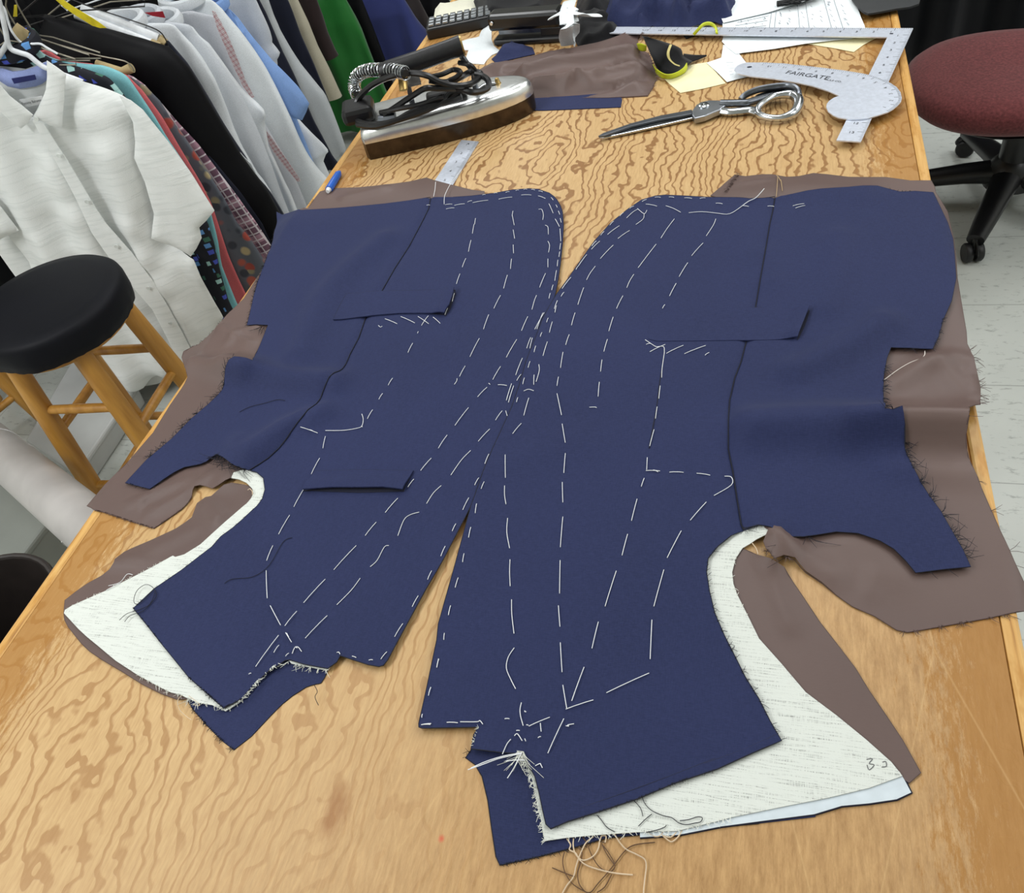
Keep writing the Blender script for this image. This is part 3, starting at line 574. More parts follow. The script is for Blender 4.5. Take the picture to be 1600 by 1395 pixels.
for nm_, l_ in (('raw_edge_shade', hemB), ('raw_edge_shade', hemB2), ('raw_edge_shade', frontB)): edge_line(nm_, l_, B_SH, jb, NAVYF, label='raw cut edge with its outline shade drawn dark')  # cut yarn edge and its painted outline shade in one dark tube
edge_line('seam', seamB, B_SH, jb, NAVYF, .00055, -.0016, label='side seam, its groove shade drawn as a dark line')  # seam groove shade laid in as a dark line
for l_ in (linB_low[:50], linB_fr[:15]): edge_line('raw_edge_shade', l_, B_LIN, jb, BRF, .0004)
edge_line('raw_edge_shade', facB[:15], B_FAC, jb, NAVYF, .0004)
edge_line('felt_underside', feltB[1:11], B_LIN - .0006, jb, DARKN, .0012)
flap(kb([(690, 725), (850, 721), (1000, 716), (1180, 713), (1320, 716), (1440, 722), (1425, 760), (1405, 810), (1383, 866), (1300, 868), (1150, 872), (1000, 873), (850, 876), (700, 877), (660, 866), (668, 800)]), jb, 'pocket_flap', 'navy lower pocket flap', .006, kb([(1440, 722), (1383, 866)]))
cloth('pocket_gap_shade', kb([(1438, 722), (1443, 730), (1420, 800), (1390, 862), (1380, 872), (1385, 850), (1400, 800)]), B_SH + .0006, DARKN, jb, .004, thick=.0003)  # dark sliver painted for the shadow at the flap's open end
RB = [
 [[(692, 180), (720, 181)], [(760, 179), (785, 181)], [(835, 183), (872, 186)], [(910, 186), (937, 183)], [(630, 201), (652, 191)], [(570, 234), (590, 223)], [(522, 271), (540, 254)], [(474, 315), (492, 296)], [(430, 364), (446, 346)], [(387, 416), (408, 392)], [(385, 432), (425, 393)], [(310, 530), (322, 512)], [(320, 515), (362, 458)], [(243, 622), (285, 568)], [(238, 660), (252, 640)], [(208, 738), (215, 705)], [(205, 720), (220, 680)]],
 [[(648, 213), (702, 223)], [(745, 221), (782, 234), (817, 253)], [(856, 255), (920, 250), (1000, 258)], [(1000, 258), (1055, 260), (1115, 222)], [(987, 209), (1020, 212)], [(1112, 222), (1147, 225)], [(1238, 223), (1270, 225)], [(1360, 222), (1415, 211)], [(1373, 233), (1420, 220)]],
 [[(555, 280), (585, 252), (610, 237)], [(608, 235), (640, 260), (653, 243)], [(640, 260), (635, 285), (600, 312)], [(570, 341), (513, 380)], [(463, 360), (520, 318)], [(490, 412), (428, 477)], [(403, 514), (378, 548), (361, 580)], [(347, 618), (319, 700)], [(305, 740), (288, 800)], [(277, 845), (260, 895)], [(247, 930), (235, 1006)], [(225, 1050), (218, 1093)], [(218, 1130), (240, 1235)], [(243, 1277), (258, 1368)]],
 [[(786, 285), (752, 330), (721, 378)], [(698, 407), (663, 452), (611, 521)], [(590, 553), (570, 585), (556, 618)], [(537, 657), (506, 719)], [(490, 760), (469, 828)], [(462, 868), (445, 927)], [(436, 967), (429, 1024)], [(423, 1075), (417, 1145)], [(375, 1197), (400, 1196), (410, 1199)]],
 [[(987, 285), (975, 315), (941, 367)], [(925, 402), (870, 463)], [(851, 497), (809, 565)], [(795, 597), (763, 658)], [(740, 700), (729, 718)]],
 [[(645, 870), (690, 900), (708, 906)], [(650, 893), (670, 888)], [(668, 928), (742, 893)], [(748, 936), (830, 897)], [(835, 938), (938, 898)], [(935, 945), (955, 932)]],
 [[(700, 905), (733, 903), (738, 925), (735, 953), (727, 1010), (725, 1053)], [(718, 1093), (711, 1155)], [(703, 1195), (695, 1252)], [(688, 1305), (667, 1385)]],
 [[(195, 783), (181, 835)], [(171, 880), (150, 948)], [(130, 990), (132, 1020), (117, 1073)], [(107, 1040), (105, 1088)], [(81, 1152), (57, 1237)], [(57, 1118), (80, 1110), (105, 1117)], [(175, 765), (168, 785)], [(145, 835), (137, 855)], [(115, 900), (107, 930)], [(87, 975), (78, 1005)], [(60, 1055), (52, 1085)], [(28, 1150), (22, 1172)], [(45, 1275), (3, 1325)]]]
RBg = [
 [[(1310, 33), (1311, 148)], [(1307, 188), (1307, 235), (1314, 280)], [(1322, 350), (1318, 420), (1332, 500)], [(1334, 557), (1332, 620), (1335, 690)], [(1342, 757), (1343, 830), (1354, 927)], [(1355, 998), (1325, 1045), (1316, 1100), (1340, 1160), (1362, 1203)], [(1391, 1272), (1384, 1305), (1387, 1340), (1400, 1387)]],
 [[(1190, 203), (1205, 168)], [(1160, 325), (1167, 278)], [(1127, 447), (1138, 395)], [(1097, 570), (1104, 527)], [(1060, 697), (1075, 648)], [(1026, 835), (1037, 787)], [(1003, 958), (1006, 925)], [(968, 1097), (977, 1053)], [(926, 1237), (938, 1195)]]]
RBk = [
 [[(144, 93), (136, 195)], [(128, 243), (131, 348)], [(131, 422), (118, 580)], [(117, 648), (114, 820)], [(108, 883), (116, 992)], [(118, 1075), (127, 1228)], [(131, 1295), (151, 1415)]],
 [[(569, 115), (566, 178)], [(562, 183), (635, 185)], [(600, 180), (625, 190)], [(684, 191), (757, 192)], [(825, 197), (895, 207)], [(970, 212), (1005, 217), (1005, 257), (915, 312)], [(875, 346), (792, 440)], [(745, 495), (672, 635)], [(655, 697), (603, 887)], [(593, 957), (584, 1160)], [(578, 1233), (357, 1335)], [(289, 1372), (146, 1420)]],
 [[(553, 222), (538, 265)], [(516, 330), (487, 443)], [(467, 512), (438, 622)], [(408, 703), (350, 887)], [(315, 967), (282, 1105)], [(241, 1202), (177, 1377)]]]
RBh = [
 [[(122, 423), (172, 417)], [(128, 422), (168, 422)], [(125, 387), (128, 370)], [(158, 277), (170, 237)], [(200, 137), (210, 95)], [(250, 411), (305, 413)], [(317, 408), (400, 408), (415, 402), (430, 420)]],
 [[(765, 385), (660, 430)], [(640, 352), (640, 357), (647, 358)], [(540, 393), (563, 393)], [(718, 415), (722, 457)], [(706, 488), (720, 482)], [(835, 392), (755, 565)]],
 [[(598, 452), (614, 452)], [(588, 478), (603, 468), (627, 503)], [(640, 493), (645, 505)], [(845, 428), (860, 430), (855, 424), (886, 418)], [(570, 495), (550, 520), (528, 570)], [(692, 628), (715, 617), (720, 622), (728, 638)], [(648, 424), (658, 426)]]]
for rows, k_ in ((RB, kb), (RBg, kg), (RBk, kk), (RBh, kh)):
    for r_ in rows: stitches('basting_thread', [k_(l_) for l_ in r_], B_SH + .0009, jb)
stitches('loose_thread', [kb([(1115, 222), (1145, 200), (1180, 183), (1203, 160), (1222, 138)])], B_SH + .002, jb, THREAD, .00045)
stitches('loose_thread', [kc([(1070, 925), (1068, 945), (1050, 962), (1000, 980), (940, 1015), (872, 1065)])], B_LIN + .002, jb, plain('pale_thread', (210, 200, 192), .7), .0005)
stitches('loose_thread', [kh([(355, 648), (420, 625), (500, 595), (560, 580), (620, 568)]), kh([(370, 640), (450, 605), (540, 578), (625, 564)]), kh([(553, 690), (585, 640), (610, 590), (625, 565)]), kh([(545, 605), (590, 600), (640, 600)])], B_SH + .002, jb, THREAD, .00035)
stitches('lining_stitch', [kc([(357, 80), (354, 130), (350, 178)]), kc([(350, 72), (362, 85), (370, 100)]), kc([(372, 95), (380, 150)])], B_LIN + .0022, jb, plain('tan_thread', (176, 150, 112), .7), .00045)
stitches('lining_stitch', [ki([(175, 345), (190, 365), (196, 385)])], B_CAN + .001, jb, CREAMT, .0004)
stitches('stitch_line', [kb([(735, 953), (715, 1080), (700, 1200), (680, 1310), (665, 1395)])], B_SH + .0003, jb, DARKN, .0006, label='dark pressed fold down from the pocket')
stitches('stitch_line', [kh([(1590, 590), (1400, 665), (1200, 740), (1000, 810), (850, 860), (760, 900)]), ki([(270, 1035), (150, 1090), (0, 1145)])], B_SH + .0001, jb, plain('navy_chalk_line', (34, 38, 66), .8), .0003)
stitches('loose_thread', [kl([(935, 30), (960, 90), (1020, 150), (1120, 195), (1200, 215), (1260, 260), (1330, 275), (1400, 262), (1455, 250), (1470, 215), (1430, 205), (1350, 230), (1270, 240)]), kl([(530, 190), (570, 235), (620, 300), (690, 340)]), kl([(970, 345), (1060, 325), (1130, 300), (1150, 280)]), kl([(860, 60), (920, 130), (940, 200)]), kl([(1020, 180), (960, 230), (900, 290)])], B_CAN + .0012, jb, NAVYF, .00028)
fr = MB(); fray(fr, hemB2[15:18], B_SH, 500, .004, side=-1); fray(fr, hemB2[20:25], B_SH, 500, .007, side=-1); fray(fr, hemB2[24:34], B_SH, 420, .011, side=-1, curl=1.4); fray(fr, hemB2[24:34], B_SH, 420, .006, side=-1); fray(fr, hemB2[33:36], B_SH, 80, .012, side=-1)
fray(fr, frontB[1:12], B_SH, 330, .004, side=-1); fray(fr, facB[8:12], B_FAC, 700, .0035, side=1); fray(fr, frontB[13:19], B_SH, 400, .0022, side=-1); fray(fr, [(1238, 838), (1250, 840), (1262, 838)], B_LIN + .003, 700, .022, side=1, curl=1.6)
fray(fr, facB[1:3], B_FAC, 700, .004, side=1); fray(fr, [(1155, 826), (1165, 824), (1185, 820)], B_SH + .001, 600, .008); fray(fr, hemB2[5:8], B_SH, 300, .003, side=-1); fray(fr, [(1425, 544), (1440, 545)], B_SH, 900, .009, side=1); fr.build('frayed_edge', NAVYF, jb)['kind'] = 'stuff'
fr = MB(); fray(fr, linB_low[22:26], B_LIN, 500, .008, side=-1); fray(fr, linB_low[30:35], B_LIN, 90, .013, side=-1); fray(fr, linB_low[36:42], B_LIN, 420, .006, side=-1); fray(fr, linB_low[26:29], B_LIN, 60, .02, side=-1); fray(fr, [(1155, 271), (1152, 278), (1135, 300)], B_LIN + .001, 900, .006, curl=3); fray(fr, [(1197, 857), (1210, 872), (1235, 872)], B_LIN + .004, 1200, .005)
fr.build('frayed_edge', BRF, jb)['kind'] = 'stuff'
fr = MB(); fray(fr, canB[5:10], B_CAN, 250, .0025, side=-1); fray(fr, canB[26:34], B_CAN, 900, .003, side=-1); fray(fr, canB[26:34], B_SH + .0006, 900, .0035, side=-1); fray(fr, canB[20:26], B_CAN, 500, .004, side=-1); fray(fr, [(806, 1174), (818, 1176)], B_SH + .001, 4500, .013, side=1, curl=1.2); fray(fr, [(746, 1136), (741, 1150), (737, 1166)], B_SH, 900, .002)
fr.build('frayed_edge', plain('canvas_yarn', (226, 228, 218), .9), jb)['kind'] = 'stuff'
stitches('pencil_mark', [ki([(590, 1130), (612, 1128), (600, 1145), (618, 1150), (600, 1168), (592, 1150)]), ki([(648, 1140), (660, 1138), (662, 1155), (645, 1158)])], B_CAN + .0004, jb, plain('pencil_grey', (110, 112, 112), .8), .0003)
# loose tangle of threads at the near end
for nm, lab, mt, rr, L in (('thread_tangle', 'cream basting threads snarled on the bare table below the right jacket front', CREAMT, .0005, [[(262, 400), (295, 455), (285, 500), (340, 530), (375, 590), (440, 640), (560, 680), (700, 710), (850, 724)], [(322, 400), (318, 460), (335, 530), (390, 590), (450, 585), (510, 545), (545, 480), (555, 420), (575, 375), (612, 380), (602, 435)], [(690, 365), (730, 430), (790, 495), (880, 540), (955, 585), (970, 650), (960, 740), (948, 850), (945, 930)], [(500, 380), (430, 440), (380, 540), (345, 640), (320, 740), (260, 820), (215, 900)], [(980, 345), (1040, 378), (1090, 375), (1130, 330)], [(1110, 365), (1160, 410), (1200, 428), (1250, 390), (1290, 330)], [(1120, 372), (1185, 388), (1240, 345)]]),
                       ('thread_tangle', 'brown threads looped on the table beneath the cream ones', BRT, .00038, [[(330, 0), (338, 100), (335, 200), (355, 290), (400, 380), (440, 440), (480, 540), (540, 640), (610, 690), (660, 690), (690, 640), (640, 540), (575, 450)], [(240, 520), (225, 600), (245, 700), (310, 800), (400, 860), (470, 880), (540, 800), (620, 710), (700, 610), (780, 510), (870, 455), (1048, 433)], [(370, 470), (395, 520), (390, 600), (360, 700), (370, 800), (420, 870)], [(580, 460), (620, 540), (690, 640)], [(530, 880), (600, 830), (660, 720)], [(130, 660), (250, 710), (330, 740)]])):
    mb = MB()
    for ln in L:
        P = [W(x, y, T + .0065 if y < 420 else T + .0015) for x, y in kl(ln)]; mb.tube(smoothpts(P, 5), rr, 5)
    tag(mb.build(nm, mt), lab, 'thread')
#@@REST
# ================================================================== things on the table
def text_geo(txt, size, o, ex, ey, mb, mi=0, ext=.0):
    cu = bpy.data.curves.new('t', 'FONT'); cu.body = txt; cu.size = size; cu.align_x = 'CENTER'; cu.align_y = 'CENTER'
    ob = bpy.data.objects.new('t', cu); C.objects.link(ob); bpy.context.view_layer.update()
    me = bpy.data.meshes.new_from_object(ob.evaluated_get(bpy.context.evaluated_depsgraph_get()))
    o, ex, ey = (np.array(q, float) for q in (o, ex, ey))
    mb.add([o + ex * v.co.x + ey * v.co.y for v in me.vertices], [tuple(p.vertices) for p in me.polygons], mi)
    bpy.data.objects.remove(ob); bpy.data.curves.remove(cu); bpy.data.meshes.remove(me); return mb
def flatpx(name, px, z, thick, mat, parent=None, res=.02, hfun=None, label=None):
    poly = [W(x, y, z)[:2] for x, y in px]; V, Fc = triang(poly, res)
    h = np.full(len(V), z) + (hfun(V) if hfun else 0)
    return sheet_mb(V, Fc, np.c_[V, h], thick, (0, 0, 1)).build(name, mat, parent, label=label, flat_angle=50)
def crumple(name, px, base, amp, mat, parent=None, seed=1, res=.007, fr=14, rim=.03, lines=(), thick=.0012, label=None):
    poly = [W(x, y, T + base)[:2] for x, y in px]; V, Fc = triang(poly, res)
    e = np.clip(seg_dist(V, poly + [poly[0]]) / rim, 0, 1); e = e * e * (3 - 2 * e)
    n1 = 1 - np.abs(vnoise(V @ np.array([[1, .3], [-.3, 1]]), fr, seed)); n2 = 1 - np.abs(vnoise(V, fr * 2.3, seed + 5))
    h = T + base + amp * e * (.45 + .4 * n1 ** 2 + .18 * n2 ** 2)
    for ln, a, s_ in lines: h = h + a * np.exp(-(seg_dist(V, [T2(q[0], q[1], T + .02) for q in ln]) / s_) ** 2) * (.25 + .75 * e)
    return sheet_mb(V, Fc, np.c_[V, h], thick, (0, 0, 1)).build(name, mat, parent, label=label, flat_angle=60)
# ---- order papers, envelopes
def page_lines(mb, quad, z, rows, r=.0002, cols=()):
    Q = [W(x, y, z) for x, y in quad]
    P = lambda u, v: Q[0] * (1 - u) * (1 - v) + Q[1] * u * (1 - v) + Q[2] * u * v + Q[3] * (1 - u) * v
    for u0, v0, u1, v1 in rows: mb.tube([P(u0, v0), P(u1, v1)], r, 4)
    return mb
t = tag(flatpx('envelope', [(1215, 75), (1291, 55), (1352, 43), (1372, 45), (1385, 50), (1375, 56), (1349, 70), (1334, 81), (1303, 75), (1260, 68)], T + .0012, .0006, CREAM), 'cream envelope showing from under the order papers beside the steel square', 'envelope')
t = tag(flatpx('envelope', [(1033, 118), (1062, 104), (1105, 97), (1118, 112), (1134, 130), (1100, 138), (1063, 145), (1045, 130)], T + .0012, .0006, CREAM), 'cream envelope under the yellow ribbon beside the shears', 'envelope')
t = flatpx('paper_slip', [(1104, 98), (1127, 90), (1130, 70), (1142, 72), (1155, 84), (1166, 98), (1176, 118), (1150, 124), (1136, 128), (1120, 112)], T + .0024, .0004, PAPER); tag(t, 'white paper slip tucked under the tip of the curved ruler', 'paper')
mb = MB(); 
for i in range(5): page_lines(mb, [(1132, 95), (1150, 95), (1160, 118), (1140, 122)], T + .0026, [(.1, .1 + i * .18, .3 + .5 * random.random(), .1 + i * .18)], .00018)
mb.build('handwriting', plain('faint_ink', (150, 156, 164), .8), t)
bow = lambda P: .003 + .003 * (vnoise(P, 9, 4) + 1) * .5
def sheetof(px, z, seed, lab, nm='order_form'):
    o = flatpx(nm, px, z, .0004, PAPER, None, .012, lambda P: .0025 * (vnoise(P, 8, seed) + 1) * .5); return tag(o, lab, 'paper')
sheetof([(1128, 66), (1137, 76), (1150, 86), (1160, 84), (1210, 78), (1260, 70), (1330, 62), (1350, 50), (1325, 0), (1300, -40), (1200, -40), (1135, 40)], T + .0016, 2, 'lowest white order sheet with curled corner under the long arm of the square')
p2 = sheetof([(1129, 58), (1129, 38), (1150, 30), (1205, 20), (1235, 10), (1290, -8), (1330, -20), (1335, 0), (1345, 28), (1351, 42), (1353, 56), (1240, 57)], T + .0052, 5, 'topmost printed order form with ruled columns beside the navy scraps')
mb = MB(); qd = [(1150, 32), (1325, -14), (1351, 54), (1131, 56)]
rows = [(u, .02, u + .01, .98) for u in (.32, .36, .55, .62, .78, .86)] + [(.03, v, .3, v) for v in (.18, .38, .6)]
for _ in range(75):
    u = random.choice([.06, .12, .2, .26, .4, .47, .58, .66, .72, .81, .9]) + random.uniform(-.01, .01); v = random.uniform(.05, .9); rows.append((u, v, u + .012, v + random.uniform(.02, .08)))
page_lines(mb, qd, T + .0083, rows, .0004); mb.build('printed_form', plain('form_ink', (120, 126, 136), .8), p2)
sheetof([(1130, 36), (1200, 20), (1250, 5), (1255, -50), (1140, -50), (1120, 10)], T + .009, 8, 'blank white sheet half under the navy scraps at the far end', 'paper_sheet')
# ---- tailor's square
sq = thing('tailor_square', 'large aluminium L square with inch marks lying at the right table edge', 'ruler', (.80, 1.2, T))
A = np.array((.889, 1.262)); dL = np.array((-.9665, .2567)); dS = np.array((-.2567, -.9665)); ZQ = T + .0105
def sqp(l, s, z=0): q = A + dL * l + dS * s; return (q[0], q[1], ZQ + z)
def plate(px2, t0, mb=None, mi=0):
    mb = mb or MB(); n = len(px2)
    return mb.add([(p[0], p[1], p[2]) for p in px2] + [(p[0], p[1], p[2] - t0) for p in px2], [tuple(range(n)), tuple(range(2 * n - 1, n - 1, -1))] + [(i, n + i, n + (i + 1) % n, (i + 1) % n) for i in range(n)], mi)
plate([sqp(0, 0), sqp(.60, 0), sqp(.60, .026), sqp(.031, .0335), sqp(.031, .3556), sqp(0, .3556)], .0018).build('blade', ALU, sq, smooth=False)
mb = MB(); mt = MB()
for i in range(1, 24 * 8):
    l = i * .0254 / 8; s = .010 if i % 8 == 0 else (.006 if i % 4 == 0 else .0035); w_ = .00018 if i % 8 else .0003
    if l < .45:
        mb.add([sqp(l - w_, 0.0005, .0002), sqp(l + w_, 0.0005, .0002), sqp(l + w_, s, .0002), sqp(l - w_, s, .0002)], [(0, 1, 2, 3)])
        if i % 8 == 0: text_geo(str(i // 8), .008, sqp(l + .004, .015, .0003), (-dL[0], -dL[1], 0), (-dS[0], -dS[1], 0), mt)
    if i < 14 * 8:
        mb.add([sqp(0.0005, l - w_, .0002), sqp(0.0005, l + w_, .0002), sqp(s, l + w_, .0002), sqp(s, l - w_, .0002)], [(0, 1, 2, 3)])
        if i % 8 == 0: text_geo(str(i // 8), .008, sqp(.017, l + .003, .0003), (-dL[0], -dL[1], 0), (-dS[0], -dS[1], 0), mt)
mb.build('inch_marks', INK, sq, smooth=False); mt.build('numerals', INK, sq, smooth=False)
plate([sqp(.025, .0195, .0003), sqp(.030, .0195, .0003), sqp(.030, .023, .0003), sqp(.025, .023, .0003)], .0001).build('hang_hole', DARKN, sq, smooth=False)
# ---- curved ruler
cr = thing('curved_ruler', 'aluminium curved form ruler with a round lobe resting across the L square', 'ruler', (.75, 1.1, T)); ZR = T + .0125
cv = [(1147, 109), (1151, 103), (1158, 99.5), (1167, 97.5), (1194, 97.5), (1225, 99), (1256, 102.5), (1287.5, 106), (1319, 110), (1344, 114), (1363, 118), (1380, 124), (1392, 130), (1401, 136), (1407, 144), (1409, 153), (1408, 158), (1403, 164), (1396, 170), (1387.5, 175), (1369, 181), (1356, 184.5), (1344, 186), (1330, 186.3), (1319, 185), (1310, 183.5), (1302, 180), (1294, 174), (1291, 167), (1292, 162), (1296, 157), (1303, 152.5), (1311, 149.5), (1294, 142), (1269, 134), (1241, 128), (1209, 123), (1172, 119), (1153, 115)]
plate([W(x, y, ZR) for x, y in cv], .0016).build('blade', ALU, cr, smooth=False)
mb = MB(); 
a = W(1235, 113.5, ZR + .0003); b = W(1289, 121.5, ZR + .0003); e = (b - a) / np.linalg.norm(b - a); pe = np.array((-e[1], e[0], 0)); text_geo('FAIRGATE', .0155, (a + b) / 2, e * 1.0, pe, mb)
a2 = W(1302, 126, ZR + .0003); text_geo('RULE CO.', .006, a2, e, pe, mb)
mb.build('lettering', INK, cr, smooth=False)
mb = MB(); cw = [W(x, y, ZR + .0002) for x, y in smoothpts(cv[4:20], 8)]; L = 0; nt = 0; k = 0
for i in range(1, len(cw)):
    d = cw[i] - cw[i - 1]; ln = np.linalg.norm(d); d /= ln; nn = np.array((d[1], -d[0], 0)); 
    while nt * .003175 < L + ln:
        q = cw[i - 1] + d * (nt * .003175 - L) + nn * .0006; s_ = .009 if nt % 8 == 0 else .0035; mb.tube([q, q + nn * s_], .00018, 4)
        if nt % 8 == 4: k += 1; text_geo(str(max(1, 13 - k)) if k < 13 else str(k - 12), .007, q + nn * .012, -d, nn, mb)
        nt += 1
    L += ln
mb.build('inch_marks', INK, cr, smooth=False)
o_ = W(1171, 104.5, ZR + .0003); plate([(o_[0] + .004 * math.cos(a_), o_[1] + .0025 * math.sin(a_), o_[2]) for a_ in np.linspace(0, 6.28, 13)[:-1]], .0001).build('hang_hole', DARKN, cr, smooth=False)
# ---- short ruler under the lining, blue pen
sr = thing('steel_ruler', 'narrow steel ruler pointing out from under the left brown lining', 'ruler', (.22, .95, T)); rp = [W(x, y, T + .0016) for x, y in [(748, 221), (721, 218.5), (676, 287), (706, 291)]]
plate(rp, .0012).build('blade', ALU, sr, smooth=False); mb = MB(); d = (rp[3] - rp[0]); n_ = rp[1] - rp[0]
for i in range(1, 40): 
    q = rp[0] + d * i / 40 + (0, 0, .0002); mb.tube([q, q + n_ * (.35 if i % 8 == 0 else .18)], .00018, 4)
    if i % 8 == 4: text_geo(str(i // 8 + 1), .008, q + n_ * .55, -n_ / np.linalg.norm(n_), d / np.linalg.norm(d) * -1, mb)
q = rp[0] + d * .08 + n_ * .5; mb.tube([q, q + (.002, 0, 0)], .0012, 8); mb.build('inch_marks', INK, sr, smooth=False)
pn = thing('ballpoint_pen', 'blue capped pen poking out from beneath the brown lining at the left edge', 'pen', (.03, .9, T)); a = W(531, 268, T + .005); b = W(514, 296, T + .005)
PEN = plain('blue_plastic', (40, 96, 190), .3); MB().tube([a, a + (b - a) * .15, a + (b - a) * .5, b], [.002, .0055, .006, .006], 12).build('cap', PEN, pn)
MB().tube([b, b + (b - a) * .12], [.0045, .003], 10).build('barrel', plain('white_plastic', (225, 228, 230), .35), pn)
# ---- shears
sh = thing('tailor_shears', 'heavy steel tailor shears with a large looped handle, pointing left', 'scissors', (.58, 1.06, T))
def solidpx(px_top, z, th): return plate([W(x, y, z) for x, y in px_top], th)
solidpx(kn([(70, 428), (130, 408), (300, 345), (520, 288), (740, 240), (748, 262), (750, 290), (520, 343), (300, 392), (110, 432)]), T + .006, .0035).build('blade', STEEL, sh, smooth=False, bevel=.001)
solidpx(kn([(66, 420), (100, 400), (300, 330), (500, 277), (735, 232), (745, 250), (740, 262), (500, 305), (300, 352), (110, 418)]), T + .0098, .0035).build('blade', plain('grey_blade_steel', (96, 100, 106), .42, .85, .05), sh, smooth=False, bevel=.001)
solidpx(kn([(740, 236), (770, 196), (800, 178), (860, 165), (925, 166), (970, 175), (985, 196), (940, 232), (880, 256), (830, 278), (755, 296), (738, 270)]), T + .0125, .009).build('ricasso', plain('satin_steel', (168, 172, 178), .35, 1), sh, smooth=False, bevel=.0015)
c_ = W(*kn([(820, 207)])[0], T + .0126); MB().lathe([(.0085, -.001), (.0085, .0015), (.0065, .0028), (.002, .003), (0, .0022)], c_, 20).build('pivot_screw', STEEL, sh)
def tz(pts, z): return [W(x, y, T + zz) for (x, y), zz in zip(kn(pts), z if hasattr(z, '__len__') else [z] * len(pts))]
MB().tube(smoothpts(tz([(940, 190), (1000, 190), (1080, 188), (1130, 186), (1200, 165), (1300, 135), (1400, 115)], .012), 5), [.006] * 31, 10, flat=.9).build('shank', STEELD, sh)
MB().tube(smoothpts(tz([(950, 245), (1010, 252), (1090, 245), (1160, 240), (1230, 262)], .007), 5), [.007] * 21, 10, flat=.8).build('shank', STEEL, sh)
_bow = smoothpts(tz([(1215, 215), (1300, 150), (1380, 128), (1455, 130), (1497, 165), (1490, 220), (1450, 270), (1370, 296), (1280, 292), (1215, 268)], [.012, .015, .016, .015, .014, .012, .01, .008, .008, .009]), 5, True)
_c = sum(_bow) / len(_bow); MB().tube(_bow, [.0048 + .0035 * max(0, (q[0] - _c[0]) / .035) for q in _bow], 12, closed=True, flat=1.1).build('handle_bow', STEEL, sh, label='large polished finger bow')
MB().tube(smoothpts(tz([(1085, 165), (1120, 130), (1200, 95), (1300, 75), (1400, 66), (1460, 75), (1492, 100), (1498, 140), (1470, 125), (1400, 105), (1300, 118), (1200, 150)], [.012, .016, .02, .022, .022, .022, .02, .017, .015, .013, .012, .011]), 5), .0045, 10, flat=1.2).build('handle_bow', STEELD, sh, label='narrow thumb bow')
# ---- iron
ir = thing('tailor_iron', 'heavy polished steel iron with black handle and its cord wrapped on top', 'iron', (.17, 1.06, T))
IO = np.array((.058, .970)); ia = np.array((.94, .342)); ina = np.array((-.342, .94))
def ip(s, w_, z): q = IO + ia * s + ina * w_; return np.array((q[0], q[1], T + z))
def iout(sc, z):
    pts = [(0.004, 0.0), (.05, -.002), (.10, -.003), (.14, -.002)] + [(.15 + .137 * math.sin(t_), .05 - .051 * math.cos(t_)) for t_ in np.linspace(.12, math.pi - .12, 17)] + [(.14, .102), (.10, .103), (.05, .102), (.004, .1), (-.001, .09), (-.002, .05), (-.001, .01)]
    return [ip(.12 + (s - .12) * (1 - (1 - sc) * .45), .05 + (w_ - .05) * sc, z) for s, w_ in pts]
def loft(levels):
    m = MB(); n = len(levels[0]); vs = [p for l_ in levels for p in l_]
    fs = [(i * n + k, i * n + (k + 1) % n, (i + 1) * n + (k + 1) % n, (i + 1) * n + k) for i in range(len(levels) - 1) for k in range(n)]
    return m.add(vs, fs + [tuple(range(n))[::-1], tuple((len(levels) - 1) * n + k for k in range(n))])
loft([iout(.99, 0), iout(1, .001), iout(1, .027)]).build('sole_block', plain('table_reflection_metal', (74, 62, 50), .3, .75, .15, 60), ir, flat_angle=30)  # brown put into the metal as the reflection of the table
loft([iout(1.0, .0272), iout(1.0, .032), iout(.99, .038), iout(.965, .0435), iout(.92, .0478), iout(.86, .0502), iout(.78, .0512), iout(.6, .0515)]).build('shell', plain('chromed_steel', (232, 234, 234), .27, .95, .04, 90), ir, flat_angle=60)
hz = .118; H0, H1 = ip(.055, .045, hz - .006), ip(.188, .05, hz + .004)
hd = MB().tube([H0, H0 + (H1 - H0) * .1, (H0 + H1) / 2 + (0, 0, -.001), H0 + (H1 - H0) * .85, H1], [.012, .0145, .0148, .0145, .0155], 20, mi=0).build('handle', plain('black_leather', (26, 26, 28), .4, 0, .2, 300), ir)
MB().tube([H1 - (H1 - H0) * .001, H1 + (H1 - H0) * .02], [.0145, .0145], 20).build('handle_cap', plain('brass', (200, 168, 104), .35, .8), ir)
for s_ in (.08, .185):
    MB().tube([ip(s_ + .01, .05, .048), ip(s_ + .012, .05, .08), ip(s_, .05, hz - .012)], [.005, .004, .005], 8).build('handle_post', STEELD, ir)
MB().tube([ip(.085, .02, .088), ip(.088, .045, .105), ip(.092, .07, .108)], .007, 8, flat=.4).build('clamp', plain('brass', (200, 168, 104), .35, .8), ir)
m = MB(); m.lathe([(.006, 0), (.006, .004), (.0045, .006), (.003, .012), (0, .013)], ip(.232, .052, .048), 14); m.build('bolt', plain('brass', (200, 168, 104), .35, .8), ir)
MB().tube([ip(.195, .05, .049), ip(.21, .052, .054), ip(.235, .052, .053)], .0045, 8, flat=.5).build('bracket', STEEL, ir)
R_ = np.array([[ia[0], ina[0], 0], [ia[1], ina[1], 0], [0, 0, 1]])
MB().box(-.022, .030, -.014, .04, 0, .026, R=R_, at=ip(.0, .03, .052)).build('terminal_cover', BLACK, ir, smooth=False, bevel=.008)
MB().box(-.03, .035, -.012, .012, 0, .016, R=R_, at=ip(.145, .04, .050)).build('switch_housing', BLACK, ir, smooth=False, bevel=.005)
MB().tube([ip(.035, .016, .056), ip(.062, .012, .056)], .008, 8, flat=.6).build('thermostat_clip', STEELD, ir)
